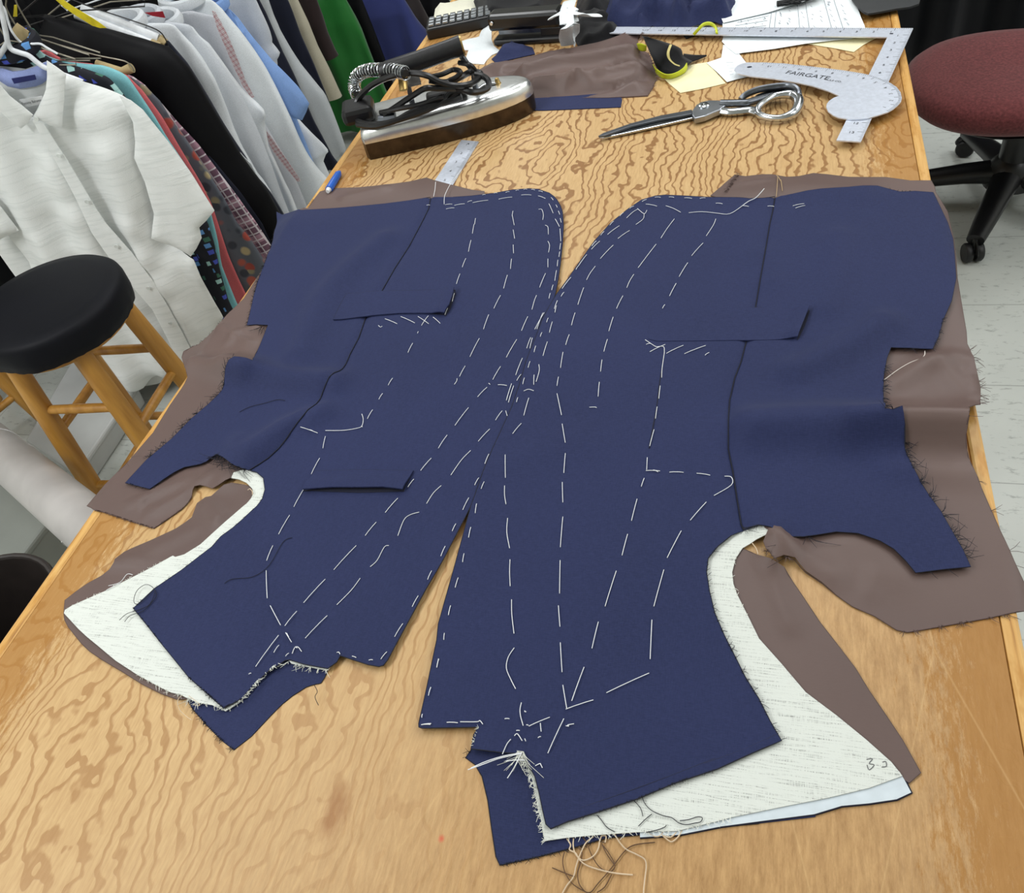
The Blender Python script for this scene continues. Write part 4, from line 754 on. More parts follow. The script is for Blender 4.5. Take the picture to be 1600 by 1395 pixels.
def iw(pts): return [W(x, y, T + z) for (x, y), z in zip(k8([(p[0], p[1]) for p in pts]), [p[2] for p in pts])]
cord = [[(60, 640, .065), (110, 520, .08), (220, 410, .1), (380, 330, .115), (560, 300, .115), (700, 320, .11), (800, 370, .1), (920, 405, .09), (1060, 400, .085), (1150, 340, .08), (1160, 300, .08), (1080, 290, .085), (980, 340, .088), (860, 380, .09), (720, 360, .1)],
        [(100, 740, .056), (260, 755, .056), (460, 700, .06), (640, 640, .062), (820, 560, .066), (900, 470, .075), (980, 440, .08), (1100, 465, .075), (1210, 440, .07), (1235, 380, .075), (1190, 330, .08), (1110, 310, .085)],
        [(330, 660, .06), (450, 580, .07), (600, 480, .085), (690, 430, .095), (800, 430, .09), (950, 430, .085)],
        [(80, 700, .06), (200, 740, .058), (400, 720, .058), (560, 640, .065), (700, 590, .066), (900, 540, .066), (1000, 500, .07)],
        [(300, 640, .062), (440, 610, .068), (640, 570, .07), (840, 500, .075)],
        [(980, 210, .1), (1060, 225, .1), (1110, 270, .09), (1080, 300, .085)], [(740, 330, .1), (830, 310, .1), (930, 270, .1), (990, 290, .1), (960, 330, .095), (880, 370, .09)]]
cdo = MB()
for i, c_ in enumerate(cord): cdo.tube(smoothpts(iw(c_), 6), 0.0048 if i < 4 else .004, 8)
cdo.build('power_cord', plain('black_cable', (16, 16, 18), .32), ir)
sp = smoothpts(iw([(100, 490, .07), (75, 420, .078), (95, 330, .092), (180, 280, .104), (300, 270, .112), (420, 280, .118), (520, 300, .12)]), 30); hp = []
for i in range(len(sp) - 1):
    d = sp[i + 1] - sp[i]; d /= np.linalg.norm(d); u = np.array((0, 0, 1.)) - d * d[2]; u /= np.linalg.norm(u); b = np.cross(d, u)
    for k in range(2):
        a_ = 2 * math.pi * (i * 2 + k) / 13.0; hp.append(sp[i] + (sp[i + 1] - sp[i]) * k / 2 + 0.0098 * (math.cos(a_) * u + math.sin(a_) * b))
MB().tube(hp, .0011, 5).build('cord_spring', STEEL, ir); MB().tube(sp[::6], .0055, 8).build('cord_sleeve', RUBBER, ir)
MB().tube(iw([(540, 380, .1), (640, 350, .1)]), [.0075, .0085], 4).build('plug', plain('grey_plug', (90, 88, 86), .4), ir)
# ---- cloth scraps and the rest at the far end
BK = cloth_mat('black_cloth', (17, 17, 20), spec=.12); NV2 = NAVY
tag(flatpx('navy_scrap', [(800, 150), (815, 165), (822, 172), (850, 172), (900, 170), (970, 167), (972, 155), (960, 130), (850, 130)], T + .0014, .0012, NAVY, None, .02), 'flat navy wool scrap under the folded brown lining', 'fabric scrap')
bpx = [(748, 112), (750, 108), (768, 98), (800, 94), (836, 86), (860, 79), (890, 77), (930, 66), (960, 56), (975, 47), (990, 42), (998, 39), (1003, 47), (997, 60), (996, 72), (1004, 78), (1014, 84), (1018, 92), (1022, 106), (1026, 122), (1020, 136), (1012, 149), (980, 151), (950, 152.5), (900, 152.5), (850, 154), (815, 156), (805, 140), (790, 130), (770, 125)]
crumple('folded_lining', bpx, .002, .018, LIN, None, 11, .006, 9, .035, lines=[([(800, 112), (870, 98), (940, 88), (1000, 75)], .015, .012), ([(815, 130), (880, 122), (950, 112), (1010, 100)], .012, .009), ([(820, 148), (900, 146), (1012, 141)], .016, .010), ([(790, 100), (860, 90), (930, 76)], -.009, .008), ([(830, 138), (900, 133), (960, 125), (1005, 112)], -.012, .006), ([(960, 95), (985, 90), (1010, 88)], -.01, .005), ([(880, 128), (900, 118), (920, 122)], .006, .006)], thick=.002)
tag(bpy.data.objects['folded_lining'], 'bundle of folded brown satin lining between the iron and the envelope', 'fabric')
MB_f = MB(); fray(MB_f, [(1003, 47), (996, 72), (1014, 84), (1026, 122), (1012, 149)], .010, 700, .007, side=-1); f_ = MB_f.build('frayed_edge', BRF, bpy.data.objects['folded_lining']); f_['kind'] = 'stuff'
def scrap(px, base, amp, mat, lab, seed, nm='fabric_scrap', **k):
    return tag(crumple(nm, px, base, amp, mat, None, seed, **k), lab, 'fabric scrap')
scrap([(940, 50), (945, 20), (955, -12), (1000, -30), (1070, -35), (1130, -20), (1152, 0), (1156, 8), (1150, 20), (1152, 32), (1130, 38), (1112, 36), (1090, 38), (1072, 48), (1052, 50), (1020, 42), (1005, 50), (975, 48)], .003, .05, NAVY, 'crumpled heap of navy wool offcuts beside the order papers', 21, fr=15, lines=[([(955, 25), (1000, 0), (1060, -18)], .018, .012), ([(1052, 40), (1064, 10), (1070, -15)], .02, .008), ([(1070, 40), (1078, 10), (1080, -15)], -.014, .006), ([(1112, 30), (1122, 0)], .014, .007), ([(1010, 40), (1020, 20), (1050, 12)], .012, .007), ([(985, 35), (1000, 25), (1030, 22)], -.012, .006)])
scrap([(1072, 60), (1062, 48), (1082, 40), (1112, 36), (1122, 42), (1118, 52), (1090, 54)], .002, .012, BK, 'small black offcut under the navy heap behind the square', 9)
scrap([(768, 92), (790, 72), (800, 60), (812, 68), (832, 74), (836, 84), (800, 92), (775, 98)], .002, .02, NAVY, 'small crumpled navy offcut in front of the black stapler', 31, rim=.02, fr=30)
scrap([(740, 2), (750, 30), (752, 42), (800, 44), (862, 36), (868, 20), (882, -8), (870, -40), (760, -40)], .004, .045, BK, 'black leather pouch slumped behind the stapler', 5, 'leather_pouch', fr=5)
scrap([(893, 38), (905, 28), (938, 20), (960, 30), (972, 42), (968, 56), (940, 66), (905, 74), (896, 60)], .003, .022, BK, 'black cloth offcut curled beside the white ribbon', 17, fr=20, rim=.02)
scrap([(905, 30), (900, 10), (905, -10), (950, -20), (958, 5), (945, 28)], .003, .03, BK, 'black offcut behind the white ribbon against the navy heap', 19, fr=16)
WS = cloth_mat('white_satin', (226, 232, 234), .5)
scrap([(678, 26), (680, 14), (688, 4), (700, 5), (706, 4), (730, -4), (742, 0), (746, 14), (749, 31), (720, 36), (702, 38), (690, 32)], .002, .008, cloth_mat('cream_wool', (222, 220, 200), .9), 'cream wadding piece behind the black keyboard', 23, 'wadding', rim=.015)
scrap([(696, 74), (715, 66), (748, 58), (752, 48), (760, 40), (775, 35), (790, 38), (778, 42), (768, 48), (768, 62), (772, 72), (782, 80), (768, 86), (760, 94), (756, 100), (740, 99), (726, 96), (732, 78), (715, 77)], .0015, .006, WS, 'white satin scrap lying between the keyboard and the stapler', 27, rim=.012)
# white ribbon
def ribbon(name, pts, w_, mat, parent=None, up=(0, 0, 1), th=.1, n=6): 
    P = smoothpts([W(x, y, T + z) for x, y, z in pts], n); return MB().tube(P, [w_] * len(P), 8, flat=th, up=up).build(name, mat, parent)
rb = thing('white_ribbon', 'white satin ribbon knotted and draped over the end of the stapler', 'ribbon', (.31, 1.45, T))
ribbon('ribbon_tail', [(890, 2, .05), (886, 15, .062), (885, 26, .066), (886, 40, .06), (884, 56, .035), (887, 70, .012)], .0125, WS, rb, th=.16); ribbon('ribbon_tail', [(862, 28, .055), (876, 20, .066), (888, 14, .068), (900, 20, .066), (915, 24, .05), (936, 24, .04)], .011, WS, rb, th=.2)
ribbon('ribbon_tail', [(888, 12, .066), (897, 35, .055), (898, 52, .03), (897, 70, .010)], .009, WS, rb, th=.16)
# stapler
st = thing('stapler', 'long black stapler under the white ribbon', 'stapler', (.23, 1.42, T)); a = W(772, 74, T)[:2]; b = W(878, 68, T)[:2]; d = (b - a) / np.linalg.norm(b - a); n_ = np.array((-d[1], d[0])); L = float(np.linalg.norm(b - a)); Rs = np.array([[d[0], n_[0], 0], [d[1], n_[1], 0], [0, 0, 1]])
MB().box(0, L, 0, .04, 0, .012, R=Rs, at=(a[0], a[1], T + .001)).build('base', BLACK, st, smooth=False, bevel=.004)
MB().box(-.006, L, .002, .042, .026, .056, R=Rs, at=(a[0], a[1], T)).build('arm', plain('gloss_black', (14, 14, 16), .2), st, smooth=False, bevel=.007)
MB().box(L * .7, L, .006, .036, .012, .028, R=Rs, at=(a[0], a[1], T)).build('hinge', BLACK, st, smooth=False, bevel=.002)
MB().box(.01, L * .7, .012, .030, .018, .026, R=Rs, at=(a[0], a[1], T)).build('magazine', STEELD, st, smooth=False)
MB().lathe([(.004, 0), (.003, .002), (0, .002)], (*(a + d * .004 - n_ * .0), T + .043), 12, R=Rs @ np.array([[1, 0, 0], [0, 0, -1], [0, 1, 0]])).build('rivet', STEEL, st)
# keyboard
kb_ = thing('keyboard', 'black keyboard with shiny keys at the far left of the table', 'keyboard', (.06, 1.5, T)); a = W(669, 64, T)[:2]; b = W(752, 47, T)[:2]; d = (b - a) / np.linalg.norm(b - a); n_ = np.array((-d[1], d[0])); L = float(np.linalg.norm(b - a)) + .04; Rs = np.array([[d[0], n_[0], 0], [d[1], n_[1], 0], [0, 0, 1]])
MB().box(0, L, 0, .06, 0, .022, R=Rs, at=(a[0], a[1], T)).build('case', BLACK, kb_, smooth=False, bevel=.004)
KM = plain('glossy_key', (150, 154, 158), .12, .6, .02)
for i in range(9):
    for j in range(3): MB().box(-.0055, .0055, -.006, .006, 0, .005, R=Rs, at=(*(a + d * (.012 + i * .0145) + n_ * (.014 + j * .016)), T + .022)).build('key', KM, kb_, smooth=False, bevel=.0012)
# waistband, yellow ribbon
wb = thing('waistband_strip', 'black waistband strip with gold printed edge curling beside the folded lining', 'trim', (.5, 1.25, T))
def curl(name, rail0, rail1, mat, parent, n=5, th=.0012, label=None):
    A_ = smoothpts([W(x, y, T + z) for x, y, z in rail0], n); B_ = smoothpts([W(x, y, T + z) for x, y, z in rail1], n); m_ = MB(); k = len(A_); rows = []
    for j in range(7): rows += [p * (1 - j / 6) + q * (j / 6) for p, q in zip(A_, B_)]
    fs = [(j * k + i, j * k + i + 1, (j + 1) * k + i + 1, (j + 1) * k + i) for j in range(6) for i in range(k - 1)]; m_.add(rows, fs)
    o = m_.build(name, mat, parent, label=label); s_ = o.modifiers.new('thickness', 'SOLIDIFY'); s_.thickness = th; s_.offset = 0; return o
wo = thing  # (kept short)
curl('band', [(1004, 56, .034), (1020, 92, .03), (1030, 110, .012), (1050, 116, .008), (1068, 106, .012)], [(1012, 58, .04), (1045, 68, .036), (1063, 76, .024), (1068, 88, .014), (1082, 96, .008)], BK, wb, label='black woven band')
curl('band', [(1068, 84, .014), (1085, 86, .010), (1104, 86, .004)], [(1066, 98, .01), (1080, 97, .006), (1104, 88, .003)], BK, wb)
ribbon('gold_print', [(1048, 70, .039), (1044, 82, .034), (1046, 92, .026), (1054, 100, .018), (1062, 103, .014)], .0022, plain('gold_print', (190, 176, 110), .5), wb, th=.3)
YG = plain('lime_ribbon', (196, 206, 40), .5); yr = thing('lime_ribbon', 'lime yellow grosgrain ribbon standing on edge on the cream envelope', 'ribbon', (.53, 1.22, T))
curl('ribbon_turn', [(1020, 100, .014), (1026, 108, .014), (1040, 116, .013), (1055, 114, .013), (1068, 106, .014), (1073, 98, .016)], [(1026, 116, .002), (1034, 122, .002), (1048, 123, .002), (1060, 119, .002), (1070, 113, .002), (1074, 106, .003)], YG, yr)
curl('ribbon_end', [(995, 68, .03), (1002, 68, .032), (1010, 71, .03)], [(998, 78, .018), (1004, 80, .018), (1010, 79, .018)], YG, yr)
tag(ribbon('lime_ribbon', [(1084, 54, .014), (1092, 45, .022), (1100, 38, .026), (1110, 37, .024), (1118, 43, .018), (1120, 52, .014)], .0028, YG, up=(.5, -.8, .3), th=.5), 'loop of lime yellow ribbon behind the long arm of the square', 'ribbon')
tag(flatpx('dark_fabric', [(1325, -45), (1331, -2), (1341, 12), (1350, 20), (1356, 23), (1376, 17), (1400, 11.5), (1420, 9), (1436, 4), (1450, -45)], T + .012, .003, cloth_mat('charcoal_cloth', (36, 38, 40)), None, .01, lambda P: .006 * vnoise(P, 20, 6)), 'charcoal fabric piece lying over the far right corner of the table', 'fabric')
mb = MB(); 
for i in range(60): 
    a = W(1218 + i * .8, 6 - i * .16 + random.uniform(-2, 2), T + .016 + random.uniform(-.004, .004)); mb.tube([a, a + np.array((random.uniform(.01, .03), random.uniform(.004, .02), random.uniform(-.006, .006)))], .0012, 4)
mb.tube(smoothpts([W(1214, 6, T + .014), W(1230, 3, T + .014), W(1250, -2, T + .014), W(1275, -14, T + .014)], 4), .005, 8)
tag(mb.build('brush', plain('black_bristle', (20, 20, 22), .7)), 'black bristled clothes brush lying on the order papers', 'brush')
# ================================================================== stools
WOOD = None
def mat_wood():
    s = NT('honey_oak'); g = s.noise(s.mapping((1, 1, .12)), 40, 3, .6); s.col(s.ramp(g, [(.3, (162, 112, 44)), (.7, (198, 146, 66))])); s.set(Roughness=.38); return s.m
WOOD = mat_wood(); SEAT = cloth_mat('black_seat_cover', (15, 16, 22), .55, 600, .1, .1, .0, 6, .15)
def stool(c, th0, lab):
    t = thing('bar_stool', lab, 'stool', (c[0], c[1], 0), None)
    def wob(q, i, a):
        if i < 3: q = q.copy(); q[0] *= 1 + .004 * math.sin(9 * a) + .004 * math.sin(23 * a); q[1] *= 1 + .012 * math.sin(9 * a + 1); q[2] += .0012 * math.sin(31 * a) + .0015 * math.sin(7 * a)
        return q
    MB().lathe([(.158, .588), (.162, .590), (.166, .610), (.168, .640), (.166, .650), (.158, .6575), (.13, .661), (.06, .662), (0, .662)], (c[0], c[1], 0), 96, wob=wob).build('seat_cushion', SEAT, t, flat_angle=80)
    MB().lathe([(0, .575), (.145, .575), (.145, .594), (0, .594)], (c[0], c[1], 0), 40).build('seat_board', WOOD, t)
    tops = []; bots = []
    for k in range(4):
        a = math.radians(th0 + 90 * k); tops.append(np.array((c[0] + .125 * math.cos(a), c[1] + .125 * math.sin(a), .58))); bots.append(np.array((c[0] + .185 * math.cos(a), c[1] + .185 * math.sin(a), 0)))
        MB().tube([bots[k], bots[k] * .97 + tops[k] * .03, bots[k] * .7 + tops[k] * .3, bots[k] * .4 + tops[k] * .6, tops[k]], [.016, .019, .0235, .0235, .021], 14).build('leg', WOOD, t)
    for k, zs in enumerate(((.43, .19), (.36, .12), (.43, .19), (.36, .12))):
        for z in zs:
            f_ = z / .58; p = bots[k] * (1 - f_) + tops[k] * f_; q = bots[(k + 1) % 4] * (1 - f_) + tops[(k + 1) % 4] * f_
            MB().tube([p, p * .9 + q * .1, p * .5 + q * .5, p * .1 + q * .9, q], [.0085, .0105, .0115, .0105, .0085], 12).build('stretcher', WOOD, t)
    return t
stool((-.765, .935), 50, 'honey oak round stool with black padded seat cover beside the white linen shirt')
stool((-1.60, 1.10), 28, 'second oak stool mostly out of view, one leg showing behind the black-seated stool')
# ================================================================== roll, boxes, bin
FILM = plain('film_wrap', (196, 196, 196), .35, 0, .06, 14); GREY = plain('grey_box_board', (150, 154, 148), .5, 0, .04, 8)
ra = np.array(W(-160, 560, .0)); rb_ = np.array(W(125, 803, .56)); ra = np.array((-1.62, 1.16, .06)); 
t = thing('wrapped_roll', 'long pale roll in clear plastic leaning against the left side of the table', 'roll', (-.6, .8, 0)); p0 = W(-60, 655, .22); p1 = W(180, 856, .42); dd = (p1 - p0); e0 = p0 - dd * .08; e1 = p1
MB().tube([e0, e0 + dd * .01, p0, p1], [.052, .054, .054, .054], 32).build('roll_body', plain('pale_roll', (178, 174, 171), .4, 0, .05, 10), t)
MB().tube([e0 - dd * .02, e0 + dd * .02], [.02, .02], 16).build('core', plain('cardboard_core', (150, 120, 88), .8), t)
m = MB()
for k in range(7): 
    a = dd / np.linalg.norm(dd); u = np.cross(a, (0, 0, 1)); u /= np.linalg.norm(u); v = np.cross(u, a); th = .5 + k * .75
    m.tube([p0 + dd * (.05 + .13 * k) + .0545 * (math.cos(th + q) * u + math.sin(th + q) * v) + dd * .03 * q for q in np.linspace(0, 1.4, 10)], .0012, 5)
m.build('film_crease', FILM, t)
def bin_box(name, px, z0, z1, mat, lab, cat, lid=True):
    B = [W(x, y, z1)[:2] for x, y in px]; c = sum(B) / len(B); t = thing(name, lab, cat, (c[0], c[1], z0)); n = len(B)
    m = MB(); lo = [(*(c + (b - c) * .93), z0) for b in B]; hi = [(*(c + (b - c) * .98), z1 - .012) for b in B]; m.add(lo + hi, [tuple(range(n))[::-1], tuple(range(n, 2 * n))] + [(i, (i + 1) % n, n + (i + 1) % n, n + i) for i in range(n)]); m.build('body', mat, t, smooth=False, bevel=.008)
    m = MB(); lo = [(*b, z1 - .018) for b in B]; hi = [(*(c + (b - c) * .985), z1) for b in B]; m.add(lo + hi, [tuple(range(n))[::-1], tuple(range(n, 2 * n))] + [(i, (i + 1) % n, n + (i + 1) % n, n + i) for i in range(n)]); m.build('lid', mat, t, smooth=False, bevel=.006)
bin_box('storage_box', [(38, 688), (118, 742), (215, 600), (122, 545)], 0, .075, plain('pale_grey_plastic', (184, 186, 184), .45, 0, .03, 8), 'pale grey flat storage box on the floor behind the stool legs', 'box')
bin_box('storage_box', [(-20, 735), (30, 778), (76, 815), (20, 888), (-60, 880)], 0, .16, plain('sage_grey_plastic', (140, 144, 138), .45, 0, .03, 8), 'sage grey box on the floor under the wrapped roll', 'box')
t = thing('waste_bin', 'dark brown waste bin at the left edge of the picture beside the table', 'bin', (-.55, .22, 0)); c_ = (-.68, .33, 0)
MB().lathe([(.115, 0), (.12, .005), (.15, .38), (.144, .38), (.116, .01), (0, .01)], c_, 40).build('body', plain('dark_brown_plastic', (44, 38, 36), .5), t); MB().tube([(c_[0] + .15 * math.cos(a), c_[1] + .15 * math.sin(a), .38) for a in np.linspace(0, 2 * math.pi, 41)[:-1]], .006, 8, closed=True).build('rim', plain('dark_brown_plastic', (44, 38, 36), .5), t)
# ================================================================== office chair
oc = thing('office_chair', 'maroon upholstered swivel chair on black five-star casters right of the table', 'chair', (1.38, 2.2, 0)); MAR = cloth_mat('maroon_tweed', (98, 52, 53), .9, 500, .6, .14, .15, 160, .1)
sc = np.array((1.265, 2.10)); m = MB(); prof = [(.0, .375), (.18, .375), (.215, .382), (.232, .398), (.240, .418), (.237, .438), (.22, .454), (.18, .462), (.10, .460), (0, .456)]
def wb_(q, i, a): q = q.copy(); k = 1 + .05 * abs(math.sin(2 * a)) ** 2; q[0] *= k; q[1] *= k; return q
m.lathe(prof, (sc[0], sc[1], 0), 64, wob=wb_, sx=1.06).build('seat', MAR, oc, flat_angle=80)
MB().lathe([(0, .355), (.19, .36), (.215, .376), (.18, .380), (0, .380)], (sc[0], sc[1], 0), 40).build('seat_pan', BLACK, oc)
hb = np.array((1.345, 2.205)); MB().lathe([(.068, .07), (.06, .13), (.042, .15), (.042, .27), (.022, .275), (.022, .36), (0, .36)], (hb[0], hb[1], 0), 28).build('gas_column', BLACK, oc)
MB().box(1.25, 1.44, 2.08, 2.28, .325, .356).build('tilt_mechanism', BLACK, oc, smooth=False, bevel=.01)
t0 = math.radians(247) 
for k in range(5):
    a = t0 + k * 2 * math.pi / 5; d = np.array((math.cos(a), math.sin(a))); e = hb + d * .30
    P = [(*(hb + d * .03), .105), (*(hb + d * .12), .098), (*(hb + d * .24), .08), (*(hb + d * .305), .068)]
    lg = MB().tube(P, [.040, .034, .028, .023], 14, flat=.8).build('base_leg', BLACK, oc)
    cs = thing('caster', '', '', (0, 0, 0)); 
    for kk_ in ('label', 'category'): del cs[kk_]
    cs.parent = oc; cs.location = (e[0] - oc['_o'][0], e[1] - oc['_o'][1], 0); cs['_o'] = [e[0], e[1], 0.0]
    ph = a + random.uniform(.5, 1.4); w2 = np.array((math.cos(ph), math.sin(ph))); ax = np.array((-w2[1], w2[0])); Rc = np.array([[w2[0], 0, ax[0]], [w2[1], 0, ax[1]], [0, 1, 0]])
    for s_ in (-1, 1): MB().lathe([(0, -.009), (.024, -.009), (.027, -.005), (.027, .005), (.024, .009), (0, .009)], (e[0] + ax[0] * .014 * s_, e[1] + ax[1] * .014 * s_, .0271), 24, R=Rc).build('wheel', RUBBER, cs)
    MB().tube([(e[0], e[1], .03), (e[0], e[1], .072)], .008, 10).build('stem', BLACK, cs)
    m = MB(); pr = [(e[0] + w2[0] * .03 * math.cos(q), e[1] + w2[1] * .03 * math.cos(q), .029 + .031 * math.sin(q)) for q in np.linspace(.25, 2.9, 12)]; m.tube(pr, .012, 8, flat=.25, up=None); m.build('fender', BLACK, cs)
bx = [(sc[0] + .24 + .03 * math.sin(q), 0, 0) for q in (0,)]
m = MB().tube([(1.40, 2.24, .34), (1.58, 2.26, .35), (1.62, 2.27, .46), (1.63, 2.27, .62)], .016, 10).build('back_support', BLACK, oc)
# ================================================================== black curtain beyond the chair
m = MB(); n = 160; vs = []
for j, z in enumerate(np.linspace(.01, 1.75, 14)):
    for i in range(n):
        x = .45 + 2.35 * i / (n - 1); vs.append((x, 3.05 + .03 * math.sin(i * .42 + .6 * math.sin(i * .13)) * (1.15 - z * .25) + .01 * math.sin(i * .9 + z), z))
m.add(vs, [(j * n + i, j * n + i + 1, (j + 1) * n + i + 1, (j + 1) * n + i) for j in range(13) for i in range(n - 1)]); ct = thing('curtain', 'plain black drape hanging beyond the maroon office chair', 'curtain', (1.6, 3.05, 0)); o = m.build('drape', cloth_mat('black_drape', (9, 10, 13), spec=.05), ct); s_ = o.modifiers.new('thickness', 'SOLIDIFY'); s_.thickness = .003
MB().tube([(.35, 3.05, 1.77), (2.9, 3.05, 1.77)], .012, 12).tube([(.36, 3.05, 1.77), (.36, 3.05, 2.7)], .008, 8).tube([(2.89, 3.05, 1.77), (2.89, 3.05, 2.7)], .008, 8).build('curtain_rail', STEELD, ct)
# ================================================================== garment rack
XB = -.92; ZB = 1.12
rk = thing('garment_rail', 'dark steel clothes rail slung from the ceiling, packed with garments', 'clothes rail', (XB, 2.4, ZB - .02))
MB().tube([(XB, .95, ZB), (XB, 3.9, ZB)], .014, 16).build('rail', plain('dark_pipe', (70, 66, 64), .4, .7), rk)
for y in (1.0, 3.85): MB().tube([(XB, y, ZB), (XB, y, ZC)], .009, 12).build('hanging_rod', plain('dark_pipe', (70, 66, 64), .4, .7), rk)
def frame(yc, yaw, xc=XB): return np.array((xc, yc, 0.)), np.array((math.cos(yaw), math.sin(yaw), 0.)), np.array((math.sin(yaw), -math.cos(yaw), 0.))
def hanger(yc, yaw, lab, mat, zs, arm=.19, r=.0018, xc=XB, drop=.06, nm='clothes_hanger'):
    p, d, n = frame(yc, yaw, xc); t = thing(nm, lab, 'hanger', (xc, yc, zs)); g = lambda u, z: p + d * u + np.array((0, 0, z))
    MB().tube(smoothpts([g(.0, zs), g(.0, ZB - .055), g(.012, ZB - .035), g(.024, ZB - .01), g(.016, ZB + .015), g(0, ZB + .02), g(-.017, ZB + .012), g(-.022, ZB - .003)], 5), r, 8).build('hook', mat, t)
    MB().tube([g(.0, zs), g(arm * .3, zs - drop * .2), g(arm, zs - drop), g(arm * .96, zs - drop - .012), g(0, zs - drop * .9), g(-arm * .96, zs - drop - .012), g(-arm, zs - drop), g(-arm * .3, zs - drop * .2)], r, 8, closed=True).build('shoulder_wire', mat, t)
    return t
WIRE = plain('hanger_wire', (150, 144, 130), .4, .6); WPL = plain('white_hanger_plastic', (228, 232, 236), .35); BPL = plain('black_hanger_plastic', (18, 18, 20), .3)
def prof_of(px, yc, yaw, xc, zhem):
    p, d, n = frame(yc, yaw, xc); uz = []
    for x, y in px:
        q = WP(x, y, p, yaw); uz.append((float((q - p) @ d), float(q[2])))
    out = [uz[0]]
    for u, z in uz[1:]:
        if z < out[-1][1] - .002: out.append((u, z))
    if out[-1][1] > zhem + .01: out.append((out[-1][0] + .0, zhem))
    return out
def garment(name, lab, cat, mat, yc, edge, zhem=.22, yaw=.15, xc=XB, thick=.03, fold=.008, seed=0, collar=None, umin=None, sleeve=False, fr=60, hang=True, left=1.0, neckz=None):
    p, d, n = frame(yc, yaw, xc); pr = prof_of(edge, yc, yaw, xc, zhem)
    if pr[0][0] > .085: pr = [(.06, (neckz or pr[0][1] + (pr[0][0] - .06) * .38))] + pr
    us = np.array([q[0] for q in pr]); zs = np.array([q[1] for q in pr])
    t = thing(name, lab, cat, (xc, yc, max(zhem, 0)), None)
    levels = np.concatenate([np.linspace(zs[0], zs[0] - .1, 14)[:-1], np.linspace(zs[0] - .1, zhem, 30)]); K = 56; vs = []; rg = np.random.default_rng(seed); ph = rg.uniform(0, 6.28, 4)
    for z in levels:
        ur = float(np.interp(-z, -zs, us)); ul = -max(min(abs(ur), .30), .06 + .18 * min(1, (zs[0] - z) / .15)); uc = (ur + ul) / 2; hw = (ur - ul) / 2; dz = zs[0] - z
        b = .008 + (thick - .008) * min(1, dz / .12); fa = fold * min(1, dz / .25 + .1)
        for k in range(K):
            a = 2 * math.pi * k / K; ca, sa = math.cos(a), math.sin(a); u = uc + hw * ca; dep = b * math.copysign(abs(sa) ** .7, sa)
            dep += fa * (math.sin(u * fr + ph[0] + 1.2 * math.sin(z * 5 + ph[1])) + .5 * math.sin(u * fr * 1.9 + ph[2] + z * 3)) * (.6 + .4 * abs(ca))
            vs.append(p + d * u + n * dep + np.array((0, 0, z)))
    N = len(levels); fs = [(i * K + k, i * K + (k + 1) % K, (i + 1) * K + (k + 1) % K, (i + 1) * K + k) for i in range(N - 1) for k in range(K)]
    fs += [tuple(range(K))[::-1], tuple((N - 1) * K + k for k in range(K))]
    MB().add(vs, fs).build('body', mat, t, flat_angle=75)
    if collar is not None:
        zc = zs[0]; cp = [p + d * (.062 * math.cos(a)) + n * (.03 * math.sin(a)) + np.array((0, 0, zc + .012 - .012 * math.sin(a))) for a in np.linspace(0, 2 * math.pi, 25)[:-1]]
        MB().tube(cp, .011, 8, closed=True, flat=1.5, up=(0, 0, 1.)).build('collar', collar, t)
    return t
def panel(name, px, yc, yaw, off, mat, parent=None, res=.012, bulge=.0, rim=.05, thick=.002, fold=0, fr=60, seed=0, xc=XB, label=None, slope=0, dirv=0):
    p, d, n = frame(yc, yaw, xc); poly = []
    for x, y in px:
        q = WP(x, y, p + n * off, yaw); poly.append(((q - p) @ d, q[2]))
    V, Fc = triang(poly, res); e = np.clip(seg_dist(V, poly + [poly[0]]) / rim, 0, 1); e = np.sqrt(np.clip(1 - (1 - e) ** 2, 0, 1))
    zt = max(q[1] for q in poly); dep = off + bulge * e + fold * np.sin((V[:, 0] + dirv * (zt - V[:, 1])) * fr + 1.5 * vnoise(V, 4, seed)) * np.clip((zt - V[:, 1]) / .2, .1, 1) + .3 * fold * vnoise(V, 22, seed + 1)
    top = p[None, :] + V[:, :1] * d[None, :] + dep[:, None] * n[None, :]; top[:, 2] = V[:, 1]
    return sheet_mb(V, Fc, top, thick, n).build(name, mat, parent, label=label, flat_angle=70)
def linen(name, c, v=.03): return cloth_mat(name, c, .85, 500, .2, v, .1, 7)
MWHITE = linen('white_shirting', (228, 233, 238)); MWH2 = linen('cool_white_shirting', (206, 211, 218)); MWH3 = linen('soft_white_shirting', (198, 201, 208))
def mat_linen():
    s = NT('white_linen'); a = s.noise(s.mapping((1, 1, 14), (0, .18, 0)), 9, 3, .6); st = s.ramp(a, [(.5, (0, 0, 0, 1)), (.62, (1, 1, 1, 1))])
    s.col(s.mix(s.math('MULTIPLY', st, .3), (238, 241, 239), (208, 214, 211))); s.set(Roughness=.8); s.bump(s.math('ADD', s.math('MULTIPLY', st, .6), s.noise(s.mapping(), 400, 1)), .35, .0008); return s.m
LINEN = mat_linen()
DOT = mat_print('black_square_print', (16, 18, 30), [(70, 84, 190), (96, 150, 210), (170, 214, 210), (60, 110, 92), (84, 100, 210)], 40, .27, .30, (1, 1, 1.1), .5, 'CHEBYCHEV')
FLO = mat_print('floral_print', (96, 100, 110), [(170, 78, 66), (90, 92, 92), (190, 172, 132), (60, 64, 74), (178, 92, 76), (150, 142, 112)], 30, .34, .5, (1, 1, 1), 1)
PLA = mat_plaid('plaid_print', (112, 80, 98), (204, 160, 176), (232, 226, 230), 52, .2); CHK = mat_plaid('red_check', (222, 214, 216), (196, 150, 154), (150, 96, 104), 260, .3)
